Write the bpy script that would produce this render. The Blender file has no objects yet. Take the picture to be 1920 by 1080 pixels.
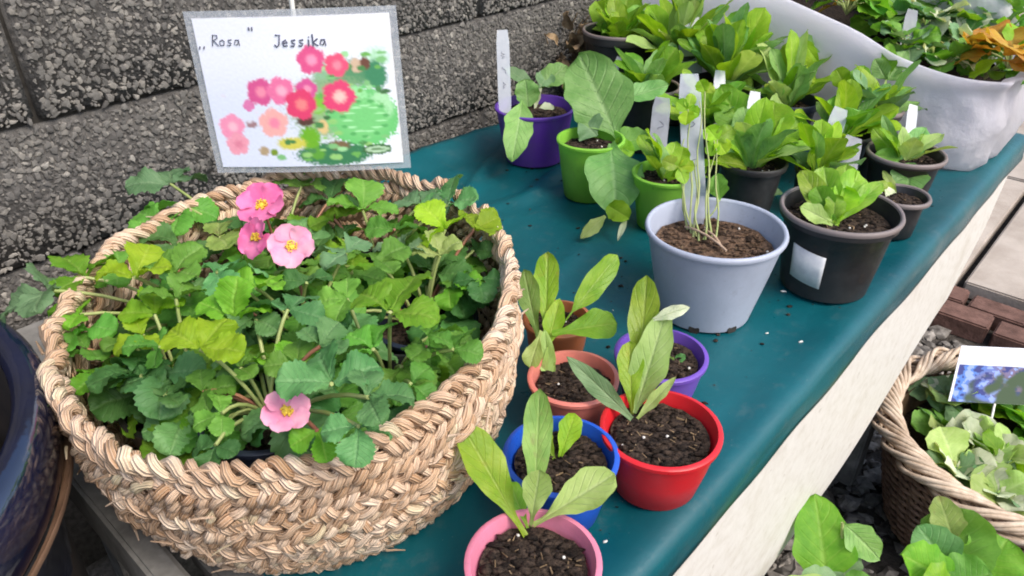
import bpy, bmesh, math, random
from mathutils import Vector, Matrix, noise
random.seed(7)
scene = bpy.context.scene
col = scene.collection
T = 0.6                                   # height of the table top
# ---------------------------------------------------------------- camera, sky, sun, exposure
cam_d = bpy.data.cameras.new('camera'); cam = bpy.data.objects.new('camera', cam_d); col.objects.link(cam)
cam.location = (0, 0, T + 0.43); cam.rotation_euler = (math.radians(90 - 32), 0, 0)
cam_d.sensor_width = 36; cam_d.lens = 36 * 1400 / 1920; cam_d.clip_start = 0.02; cam_d.clip_end = 400
scene.camera = cam
SUN_EL, SUN_AZ = math.radians(52), math.radians(128)      # azimuth clockwise from +y
world = bpy.data.worlds.new('World'); scene.world = world; world.use_nodes = True
wn = world.node_tree; bg = wn.nodes['Background']
sky = wn.nodes.new('ShaderNodeTexSky'); sky.sky_type = 'NISHITA'; sky.sun_disc = False
sky.sun_elevation = SUN_EL; sky.sun_rotation = SUN_AZ; sky.air_density = 1.0; sky.dust_density = 3.0; sky.ozone_density = 0.6
wn.links.new(sky.outputs[0], bg.inputs[0]); bg.inputs[1].default_value = 0.14
sun_d = bpy.data.lights.new('sun', 'SUN'); sun_d.energy = 1.3; sun_d.angle = math.radians(30); sun_d.color = (1, 0.95, 0.87)
sun = bpy.data.objects.new('sun', sun_d); col.objects.link(sun)
sv = Vector((math.sin(SUN_AZ) * math.cos(SUN_EL), math.cos(SUN_AZ) * math.cos(SUN_EL), math.sin(SUN_EL)))
sun.rotation_euler = sv.to_track_quat('Z', 'Y').to_euler(); sun.location = sv * 5
scene.view_settings.view_transform = 'Standard'; scene.view_settings.look = 'None'
scene.view_settings.gamma = 1; scene.view_settings.use_curve_mapping = False
scene.view_settings.exposure = 1.0
scene.render.engine = 'CYCLES'; scene.cycles.filter_width = 1.9
scene.cycles.max_bounces = 8; scene.cycles.transparent_max_bounces = 12

# ---------------------------------------------------------------- materials
def new_mat(name):
    m = bpy.data.materials.new(name); m.use_nodes = True
    nt = m.node_tree; return m, nt, nt.nodes['Principled BSDF']
def N(nt, t, **kw):
    n = nt.nodes.new(t)
    for k, v in kw.items(): setattr(n, k, v)
    return n
def L(nt, a, b): nt.links.new(a, b)
def ramp(nt, fac, stops):
    n = N(nt, 'ShaderNodeValToRGB'); e = n.color_ramp.elements
    while len(e) < len(stops): e.new(0.5)
    for i, (p, c) in enumerate(stops):
        e[i].position = p; e[i].color = (c[0], c[1], c[2], 1)
    L(nt, fac, n.inputs[0]); return n.outputs[0]
def mix(nt, fac, a, b, mode='MIX'):
    n = N(nt, 'ShaderNodeMix', data_type='RGBA', blend_type=mode)
    if isinstance(fac, (int, float)): n.inputs[0].default_value = fac
    else: L(nt, fac, n.inputs[0])
    for s, v in ((6, a), (7, b)):
        if isinstance(v, tuple): n.inputs[s].default_value = (v[0], v[1], v[2], 1)
        else: L(nt, v, n.inputs[s])
    return n.outputs[2]
def math_(nt, op, a, b=None, c=None):
    n = N(nt, 'ShaderNodeMath', operation=op)
    for i, v in enumerate((a, b, c)):
        if v is None: continue
        if isinstance(v, (int, float)): n.inputs[i].default_value = v
        else: L(nt, v, n.inputs[i])
    return n.outputs[0]
def maprange(nt, v, a, b, c, d):
    n = N(nt, 'ShaderNodeMapRange'); L(nt, v, n.inputs[0])
    for i, x in enumerate((a, b, c, d)): n.inputs[i + 1].default_value = x
    return n.outputs[0]
def noise_tex(nt, scale, detail=4, vec=None, rough=0.6):
    n = N(nt, 'ShaderNodeTexNoise'); n.inputs['Scale'].default_value = scale; n.inputs['Detail'].default_value = detail
    n.inputs['Roughness'].default_value = rough
    if vec is None: vec = N(nt, 'ShaderNodeTexCoord').outputs['Object']
    L(nt, vec, n.inputs['Vector']); return n.outputs[0]
def bump(nt, p, h, strength, dist):
    b = N(nt, 'ShaderNodeBump'); b.inputs['Strength'].default_value = strength; b.inputs['Distance'].default_value = dist
    L(nt, h, b.inputs['Height']); L(nt, b.outputs[0], p.inputs['Normal'])
def simple(name, c1, c2=None, scale=20, rough=0.5, spec=0.5, bscale=None, bstr=0.3, bdist=0.002, vary=0.0, transl=0.0, detail=4, stops=(0.35, 0.65), island=0.0):
    m, nt, p = new_mat(name)
    c = N(nt, 'ShaderNodeRGB').outputs[0]; c.default_value = (*c1, 1)
    if c2 is not None: c = ramp(nt, noise_tex(nt, scale, detail), [(stops[0], c1), (stops[1], c2)])
    if vary or island:
        hsv = N(nt, 'ShaderNodeHueSaturation')
        src = N(nt, 'ShaderNodeObjectInfo').outputs['Random'] if vary else N(nt, 'ShaderNodeNewGeometry').outputs['Random Per Island']
        a = vary or island
        L(nt, maprange(nt, src, 0, 1, 1 - a, 1 + a), hsv.inputs['Value']); L(nt, c, hsv.inputs['Color']); c = hsv.outputs[0]
    L(nt, c, p.inputs['Base Color']); p.inputs['Roughness'].default_value = rough; p.inputs['Specular IOR Level'].default_value = spec
    if bscale: bump(nt, p, noise_tex(nt, bscale, 5), bstr, bdist)
    if transl:
        t = N(nt, 'ShaderNodeBsdfTranslucent'); L(nt, c, t.inputs[0]); ms = N(nt, 'ShaderNodeMixShader'); ms.inputs[0].default_value = transl
        L(nt, p.outputs[0], ms.inputs[1]); L(nt, t.outputs[0], ms.inputs[2]); L(nt, ms.outputs[0], nt.nodes['Material Output'].inputs[0])
    return m
def leaf_mat(name, c1, c2, vein, tr, nveins=8, rough=0.5, vstr=0.34, rim=None, bstr=0.5, blotch=None):
    m, nt, p = new_mat(name)
    uv = N(nt, 'ShaderNodeUVMap').outputs[0]; sx = N(nt, 'ShaderNodeSeparateXYZ'); L(nt, uv, sx.inputs[0])
    av = math_(nt, 'ABSOLUTE', math_(nt, 'MULTIPLY_ADD', sx.outputs[1], 2.0, -1.0))
    mid = maprange(nt, av, 0.03, 0.13, 1, 0)
    wv = math_(nt, 'SINE', math_(nt, 'MULTIPLY', math_(nt, 'MULTIPLY_ADD', av, -0.28, sx.outputs[0]), nveins * 6.283))
    sv_ = maprange(nt, wv, 0.75, 1.0, 0, 1)
    sv_ = math_(nt, 'MULTIPLY', sv_, maprange(nt, av, 0.55, 1.0, 1, 0))
    nz = noise_tex(nt, 60, 3)
    c = ramp(nt, nz, [(0.35, c1), (0.68, c2)])
    if rim is not None:
        rz = math_(nt, 'ADD', av, math_(nt, 'MULTIPLY_ADD', noise_tex(nt, 130, 3), 0.9, -0.45))
        c = mix(nt, maprange(nt, rz, 0.5, 0.62, 0, 1), c, rim)
    if blotch is not None:
        c = mix(nt, maprange(nt, noise_tex(nt, 90, 2), 0.58, 0.75, 0, 0.5), c, blotch)
    c = mix(nt, math_(nt, 'MAXIMUM', math_(nt, 'MULTIPLY', mid, vstr), math_(nt, 'MULTIPLY', sv_, vstr * 0.55)), c, vein)
    hsv = N(nt, 'ShaderNodeHueSaturation'); L(nt, c, hsv.inputs['Color'])
    rnd = N(nt, 'ShaderNodeObjectInfo').outputs['Random']
    L(nt, maprange(nt, rnd, 0, 1, 0.485, 0.515), hsv.inputs['Hue'])
    L(nt, maprange(nt, math_(nt, 'FRACT', math_(nt, 'MULTIPLY', rnd, 7.3)), 0, 1, 0.75, 1.25), hsv.inputs['Value'])
    c = hsv.outputs[0]
    L(nt, c, p.inputs['Base Color']); p.inputs['Roughness'].default_value = rough; p.inputs['Specular IOR Level'].default_value = 0.3
    h = math_(nt, 'ADD', math_(nt, 'ADD', math_(nt, 'MULTIPLY', mid, -1.0), math_(nt, 'MULTIPLY', sv_, -0.6)), math_(nt, 'MULTIPLY', noise_tex(nt, 220, 3), 0.8))
    bump(nt, p, h, bstr, 0.0015)
    t = N(nt, 'ShaderNodeBsdfTranslucent'); tc = mix(nt, 1.0, c, (1.25, 1.2, 0.55), 'MULTIPLY'); L(nt, tc, t.inputs[0])
    ms = N(nt, 'ShaderNodeMixShader'); ms.inputs[0].default_value = tr
    L(nt, p.outputs[0], ms.inputs[1]); L(nt, t.outputs[0], ms.inputs[2]); L(nt, ms.outputs[0], nt.nodes['Material Output'].inputs[0])
    return m
M = {}
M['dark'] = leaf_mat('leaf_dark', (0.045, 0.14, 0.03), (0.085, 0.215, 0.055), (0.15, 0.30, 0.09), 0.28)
M['mid'] = leaf_mat('leaf_mid', (0.11, 0.29, 0.035), (0.17, 0.385, 0.055), (0.29, 0.49, 0.13), 0.36)
M['blue'] = leaf_mat('leaf_blue_green', (0.09, 0.245, 0.07), (0.15, 0.33, 0.11), (0.26, 0.44, 0.19), 0.28)
M['grey'] = leaf_mat('leaf_grey_green', (0.12, 0.235, 0.095), (0.19, 0.32, 0.15), (0.30, 0.42, 0.22), 0.25)
M['bright'] = leaf_mat('leaf_bright', (0.14, 0.36, 0.02), (0.23, 0.47, 0.04), (0.40, 0.60, 0.11), 0.42)
M['yg'] = leaf_mat('leaf_yellow_green', (0.23, 0.44, 0.015), (0.35, 0.55, 0.03), (0.48, 0.64, 0.10), 0.45)
M['lett'] = leaf_mat('leaf_lettuce', (0.20, 0.39, 0.025), (0.33, 0.51, 0.05), (0.50, 0.64, 0.18), 0.4, rough=0.35)
M['pale'] = leaf_mat('leaf_pale_underside', (0.34, 0.49, 0.12), (0.46, 0.60, 0.20), (0.60, 0.70, 0.34), 0.35, rough=0.5)
M['seed'] = leaf_mat('leaf_seedling', (0.17, 0.37, 0.09), (0.26, 0.47, 0.14), (0.44, 0.62, 0.29), 0.35, rough=0.38, bstr=0.7)
M['lettr'] = leaf_mat('leaf_lettuce_red_flecks', (0.23, 0.43, 0.02), (0.37, 0.54, 0.05), (0.52, 0.64, 0.16), 0.38, rough=0.42, blotch=(0.46, 0.38, 0.07))
M['olive'] = leaf_mat('leaf_olive', (0.15, 0.26, 0.05), (0.26, 0.38, 0.09), (0.40, 0.50, 0.18), 0.3, blotch=(0.18, 0.12, 0.06))
M['varieg'] = leaf_mat('leaf_variegated', (0.08, 0.22, 0.05), (0.13, 0.30, 0.07), (0.4, 0.5, 0.25), 0.25, rim=(0.66, 0.68, 0.46))
M['white'] = leaf_mat('leaf_whitish', (0.50, 0.56, 0.36), (0.62, 0.66, 0.46), (0.35, 0.48, 0.2), 0.25, blotch=(0.24, 0.40, 0.12))
M['orange'] = leaf_mat('leaf_orange', (0.55, 0.26, 0.03), (0.62, 0.40, 0.05), (0.6, 0.5, 0.12), 0.35)
M['dry'] = simple('dry_leaf', (0.10, 0.065, 0.035), (0.30, 0.21, 0.12), 40, 0.8, 0.2, 150, 0.4, vary=0.35)
M['stalk'] = simple('stalk', (0.28, 0.36, 0.10), (0.42, 0.46, 0.18), 30, 0.45, transl=0.15)
M['palestalk'] = simple('pale_stalk', (0.55, 0.55, 0.36), (0.62, 0.62, 0.45), 30, 0.45, transl=0.15)
M['redstalk'] = simple('red_stalk', (0.25, 0.08, 0.06), (0.36, 0.18, 0.09), 30, 0.5)
M['petal'] = simple('pink_petal', (0.78, 0.13, 0.34), (0.86, 0.24, 0.46), 60, 0.5, 0.3, 180, 0.2, vary=0.12, transl=0.25)
M['petalpale'] = simple('pale_pink_petal', (0.84, 0.30, 0.48), (0.90, 0.50, 0.60), 60, 0.5, 0.3, 180, 0.2, vary=0.1, transl=0.25)
M['pollen'] = simple('flower_centre', (0.75, 0.42, 0.03), (0.85, 0.62, 0.10), 400, 0.7, 0.2, 500, 0.6)
M['soil'] = simple('potting_soil', (0.010, 0.007, 0.006), (0.055, 0.038, 0.027), 300, 0.9, 0.2, 260, 0.9, 0.004, island=0.6)
M['drysoil'] = simple('dry_soil', (0.03, 0.019, 0.012), (0.13, 0.08, 0.05), 300, 0.9, 0.2, 260, 0.9, 0.004, island=0.6)
M['perlite'] = simple('perlite', (0.7, 0.68, 0.62), None, rough=0.8)
def plastic(name, c, rough=0.35, transl=0.0, dirt=0.25):
    m, nt, p = new_mat(name)
    d = tuple(x * (1 - dirt) + 0.10 * dirt for x in c)
    cc = ramp(nt, noise_tex(nt, 28, 6, rough=0.7), [(0.38, d), (0.62, c)])
    cc = mix(nt, maprange(nt, noise_tex(nt, 55, 6, rough=0.75), 0.57, 0.72, 0, 0.5), cc, tuple(0.5 * x + 0.5 * y for x, y in zip(c, (0.13, 0.09, 0.06))))
    cc = mix(nt, maprange(nt, noise_tex(nt, 260, 3), 0.68, 0.76, 0, 0.5), cc, (0.07, 0.05, 0.035))
    L(nt, cc, p.inputs['Base Color'])
    L(nt, maprange(nt, noise_tex(nt, 45, 4), 0.3, 0.7, rough - 0.08, rough + 0.18), p.inputs['Roughness'])
    bump(nt, p, noise_tex(nt, 35, 3), 0.12, 0.004)
    if transl:
        t = N(nt, 'ShaderNodeBsdfTranslucent'); L(nt, cc, t.inputs[0]); ms = N(nt, 'ShaderNodeMixShader'); ms.inputs[0].default_value = transl
        L(nt, p.outputs[0], ms.inputs[1]); L(nt, t.outputs[0], ms.inputs[2]); L(nt, ms.outputs[0], nt.nodes['Material Output'].inputs[0])
    return m
M['pl_pink'] = plastic('pink_plastic', (0.80, 0.24, 0.36), transl=0.12)
M['pl_red'] = plastic('red_plastic', (0.66, 0.012, 0.02), transl=0.08, dirt=0.1)
M['pl_blue'] = plastic('blue_plastic', (0.01, 0.09, 0.55), transl=0.08, dirt=0.1)
M['pl_salmon'] = plastic('salmon_plastic', (0.75, 0.22, 0.17), transl=0.1)
M['pl_violet'] = plastic('violet_plastic', (0.17, 0.07, 0.50), transl=0.1)
M['pl_purple'] = plastic('purple_plastic', (0.11, 0.03, 0.36), transl=0.08)
M['pl_lime'] = plastic('lime_plastic', (0.30, 0.66, 0.07), transl=0.3, dirt=0.1)
M['pl_orange'] = plastic('orange_plastic', (0.50, 0.15, 0.05), transl=0.05)
M['pl_grey'] = plastic('pale_grey_plastic', (0.42, 0.46, 0.56), 0.4, transl=0.08, dirt=0.12)
M['pl_black'] = plastic('black_plastic', (0.014, 0.013, 0.014), 0.42, dirt=0.15)
M['pl_blackblue'] = plastic('blue_black_plastic', (0.012, 0.018, 0.04), 0.38, dirt=0.12)
M['pl_brown'] = plastic('brown_black_plastic', (0.030, 0.020, 0.018), 0.4, dirt=0.15)
M['rimwear'] = plastic('pale_plastic_rim', (0.20, 0.16, 0.15), 0.45)  # rim plastic, paler than the black pots it sits on
M['tag'] = simple('tag_plastic', (0.68, 0.71, 0.80), (0.78, 0.80, 0.86), 60, 0.35, transl=0.3)
def frosted(name, c, a):
    m, nt, p = new_mat(name); cc = ramp(nt, noise_tex(nt, 60, 5), [(0.35, tuple(x * 0.8 for x in c)), (0.65, c)]); L(nt, cc, p.inputs['Base Color']); p.inputs['Roughness'].default_value = 0.35
    t = N(nt, 'ShaderNodeBsdfTransparent'); q = N(nt, 'ShaderNodeBsdfTranslucent'); L(nt, cc, q.inputs[0]); m1 = N(nt, 'ShaderNodeMixShader'); m1.inputs[0].default_value = 0.35
    L(nt, p.outputs[0], m1.inputs[1]); L(nt, q.outputs[0], m1.inputs[2]); ms = N(nt, 'ShaderNodeMixShader'); ms.inputs[0].default_value = a
    L(nt, t.outputs[0], ms.inputs[1]); L(nt, m1.outputs[0], ms.inputs[2]); L(nt, ms.outputs[0], nt.nodes['Material Output'].inputs[0]); return m
M['tag'] = frosted('frosted_tag', (0.66, 0.70, 0.80), 0.5)
M['taggrey'] = frosted('grey_tag', (0.42, 0.45, 0.52), 0.5)
M['ink'] = simple('ink', (0.10, 0.10, 0.16), None, rough=0.6)
M['sticker'] = simple('sticker_paper', (0.62, 0.62, 0.64), (0.80, 0.79, 0.78), 70, 0.5, bscale=90, bstr=0.2)
M['straw'] = simple('straw', (0.48, 0.30, 0.15), (0.70, 0.50, 0.33), 55, 0.6, 0.3, 320, 0.5, 0.0015, island=0.42, stops=(0.3, 0.7))
def straw_mat():
    m, nt, p = new_mat('seagrass'); uv = N(nt, 'ShaderNodeUVMap').outputs[0]; sx = N(nt, 'ShaderNodeSeparateXYZ'); L(nt, uv, sx.inputs[0])
    isl = N(nt, 'ShaderNodeNewGeometry').outputs['Random Per Island']
    g = math_(nt, 'SINE', math_(nt, 'MULTIPLY_ADD', sx.outputs[1], 50.0, math_(nt, 'MULTIPLY', isl, 6.0)))
    c = ramp(nt, isl, [(0.0, (0.40, 0.23, 0.12)), (0.2, (0.58, 0.38, 0.235)), (0.6, (0.70, 0.50, 0.345)), (0.85, (0.78, 0.61, 0.46)), (1.0, (0.62, 0.52, 0.32))])
    c = mix(nt, maprange(nt, noise_tex(nt, 70, 5), 0.42, 0.7, 0, 0.5), c, (0.40, 0.22, 0.12))
    c = mix(nt, maprange(nt, g, 0.2, 1.0, 0, 0.3), c, (0.80, 0.64, 0.48))
    L(nt, c, p.inputs['Base Color']); p.inputs['Roughness'].default_value = 0.55; p.inputs['Specular IOR Level'].default_value = 0.35
    bump(nt, p, math_(nt, 'ADD', g, noise_tex(nt, 400, 3)), 0.6, 0.0012); return m
M['straw'] = straw_mat()
M['strawdark'] = simple('dark_weave_backing', (0.06, 0.038, 0.02), (0.14, 0.09, 0.05), 60, 0.9, 0.2, 160, 0.6)  # shade between the strands, put into the colour of a backing
M['wicker'] = simple('wicker_rod', (0.33, 0.24, 0.165), (0.58, 0.47, 0.36), 45, 0.5, 0.4, 260, 0.4, 0.001, island=0.3)
M['wickerd'] = simple('wicker_dark_rod', (0.13, 0.075, 0.05), (0.26, 0.16, 0.11), 45, 0.5, 0.4, 260, 0.4, 0.001, island=0.35)
M['greywood'] = simple('weathered_wood', (0.13, 0.125, 0.115), (0.27, 0.26, 0.24), 26, 0.8, 0.2, 120, 0.5, 0.002, vary=0.15)
M['bark'] = simple('crate_wood', (0.20, 0.13, 0.07), (0.34, 0.24, 0.14), 26, 0.8, 0.2, 120, 0.5, 0.002, vary=0.15)
M['glaze'] = simple('blue_glaze', (0.002, 0.003, 0.010), (0.003, 0.007, 0.032), 9, 0.12, 0.7, 16, 0.15, 0.006)
M['glaze'].node_tree.nodes['Principled BSDF'].inputs['IOR'].default_value = 1.9
M['darkclay'] = simple('near_black_clay', (0.010, 0.009, 0.010), (0.03, 0.022, 0.018), 20, 0.6)  # near-black tone for the inside wall of the planter
M['clay'] = simple('bare_clay', (0.17, 0.09, 0.05), (0.26, 0.15, 0.09), 30, 0.8)
M['stem_white'] = simple('white_stick', (0.74, 0.72, 0.66), None, rough=0.5)

def wood_cream():
    m, nt, p = new_mat('cream_painted_wood')
    tc = N(nt, 'ShaderNodeTexCoord').outputs['Object']; mp = N(nt, 'ShaderNodeMapping'); mp.inputs['Rotation'].default_value = (0, 0, -math.radians(48)); mp.inputs['Scale'].default_value = (1.2, 30, 30)
    L(nt, tc, mp.inputs[0])
    g = noise_tex(nt, 3.0, 5, mp.outputs[0])
    c = ramp(nt, g, [(0.25, (0.55, 0.515, 0.45)), (0.5, (0.63, 0.60, 0.55)), (0.8, (0.68, 0.655, 0.605))])
    c = mix(nt, maprange(nt, noise_tex(nt, 7, 5), 0.56, 0.75, 0, 0.45), c, (0.44, 0.39, 0.31))
    c = mix(nt, maprange(nt, noise_tex(nt, 60, 4), 0.66, 0.74, 0, 0.5), c, (0.30, 0.25, 0.19))
    L(nt, c, p.inputs['Base Color']); p.inputs['Roughness'].default_value = 0.55
    bump(nt, p, g, 0.25, 0.002); return m
M['cream'] = wood_cream()
def cloth_mat():
    m, nt, p = new_mat('teal_tarpaulin')
    c = ramp(nt, noise_tex(nt, 5, 5), [(0.3, (0.001, 0.062, 0.080)), (0.7, (0.002, 0.098, 0.118))])
    c = mix(nt, maprange(nt, noise_tex(nt, 38, 6, rough=0.75), 0.56, 0.80, 0, 0.3), c, (0.16, 0.19, 0.18))
    c = mix(nt, maprange(nt, noise_tex(nt, 420, 2), 0.74, 0.80, 0, 0.6), c, (0.40, 0.42, 0.40))
    c = mix(nt, maprange(nt, noise_tex(nt, 9, 6, rough=0.8), 0.62, 0.72, 0, 0.35), c, (0.06, 0.05, 0.04))
    L(nt, c, p.inputs['Base Color'])
    L(nt, maprange(nt, noise_tex(nt, 14, 5), 0.3, 0.7, 0.26, 0.46), p.inputs['Roughness'])
    tc = N(nt, 'ShaderNodeTexCoord').outputs['Object']
    w1 = N(nt, 'ShaderNodeTexWave', bands_direction='X'); w1.inputs['Scale'].default_value = 420; L(nt, tc, w1.inputs[0])
    w2 = N(nt, 'ShaderNodeTexWave', bands_direction='Y'); w2.inputs['Scale'].default_value = 420; L(nt, tc, w2.inputs[0])
    h = math_(nt, 'ADD', math_(nt, 'MULTIPLY', math_(nt, 'ADD', w1.outputs[1], w2.outputs[1]), 0.03), noise_tex(nt, 22, 5))
    bump(nt, p, h, 0.35, 0.004); return m
M['cloth'] = cloth_mat()
def pebble_mat():
    m, nt, p = new_mat('aggregate_pebbles')
    r_ = N(nt, 'ShaderNodeNewGeometry').outputs['Random Per Island']
    c = ramp(nt, r_, [(0.0, (0.085, 0.078, 0.071)), (0.35, (0.14, 0.13, 0.118)), (0.7, (0.19, 0.176, 0.157)), (0.92, (0.25, 0.228, 0.198)), (1.0, (0.35, 0.325, 0.285))])
    c = mix(nt, maprange(nt, noise_tex(nt, 160, 4), 0.4, 0.7, 0, 0.5), c, (0.07, 0.065, 0.06))
    c = mix(nt, maprange(nt, noise_tex(nt, 5, 6, rough=0.75), 0.45, 0.7, 0, 0.45), c, (0.085, 0.082, 0.068))
    L(nt, c, p.inputs['Base Color']); p.inputs['Roughness'].default_value = 0.65
    bump(nt, p, noise_tex(nt, 500, 3), 0.4, 0.001); return m
M['pebble'] = pebble_mat()
M['mortar'] = simple('dark_cement', (0.06, 0.056, 0.052), (0.12, 0.113, 0.105), 130, 0.9, 0.2, 240, 0.8, 0.003)
M['joint'] = simple('dark_joint', (0.025, 0.023, 0.021), (0.055, 0.051, 0.046), 90, 0.95, 0.1)
M['ground'] = simple('dark_soil_ground', (0.03, 0.026, 0.022), (0.085, 0.075, 0.065), 25, 0.9, 0.2, 90, 0.8, 0.01)
M['gravel'] = simple('gravel', (0.09, 0.08, 0.07), (0.24, 0.22, 0.195), 60, 0.8, 0.3, island=0.6)
M['paver'] = simple('pale_paving', (0.33, 0.28, 0.235), (0.46, 0.405, 0.35), 7, 0.8, 0.25, 130, 0.5, 0.003, vary=0.06, detail=8)
M['brick'] = simple('red_brick', (0.10, 0.055, 0.043), (0.18, 0.10, 0.08), 30, 0.85, 0.2, 120, 0.6, 0.004, vary=0.2)
def fleece_mat():
    m, nt, p = new_mat('white_fleece')
    c = ramp(nt, noise_tex(nt, 9, 5), [(0.3, (0.86, 0.83, 0.88)), (0.7, (0.93, 0.91, 0.95))])
    L(nt, c, p.inputs['Base Color']); p.inputs['Roughness'].default_value = 0.5
    bump(nt, p, noise_tex(nt, 34, 6), 0.6, 0.008)
    t = N(nt, 'ShaderNodeBsdfTranslucent'); L(nt, c, t.inputs[0]); ms = N(nt, 'ShaderNodeMixShader'); ms.inputs[0].default_value = 0.6
    L(nt, p.outputs[0], ms.inputs[1]); L(nt, t.outputs[0], ms.inputs[2]); L(nt, ms.outputs[0], nt.nodes['Material Output'].inputs[0]); return m
M['fleece'] = fleece_mat()
def pouch_mat():
    m, nt, p = new_mat('laminate_film')
    p.inputs['Base Color'].default_value = (0.62, 0.66, 0.72, 1); p.inputs['Roughness'].default_value = 0.15
    t = N(nt, 'ShaderNodeBsdfTransparent'); ms = N(nt, 'ShaderNodeMixShader'); ms.inputs[0].default_value = 0.32
    L(nt, t.outputs[0], ms.inputs[1]); L(nt, p.outputs[0], ms.inputs[2]); L(nt, ms.outputs[0], nt.nodes['Material Output'].inputs[0]); return m
M['pouch'] = pouch_mat()
def clear_tag():
    m, nt, p = new_mat('clear_tag_plastic')
    p.inputs['Base Color'].default_value = (0.70, 0.74, 0.80, 1); p.inputs['Roughness'].default_value = 0.2
    t = N(nt, 'ShaderNodeBsdfTransparent'); ms = N(nt, 'ShaderNodeMixShader'); ms.inputs[0].default_value = 0.38
    L(nt, t.outputs[0], ms.inputs[1]); L(nt, p.outputs[0], ms.inputs[2]); L(nt, ms.outputs[0], nt.nodes['Material Output'].inputs[0]); return m
M['tagclear'] = clear_tag()
def print_mat():
    m, nt, p = new_mat('colour_print')
    a = N(nt, 'ShaderNodeVertexColor', layer_name='print'); L(nt, a.outputs[0], p.inputs['Base Color']); p.inputs['Roughness'].default_value = 0.55; p.inputs['Specular IOR Level'].default_value = 0.2; return m
M['print'] = print_mat()

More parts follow.
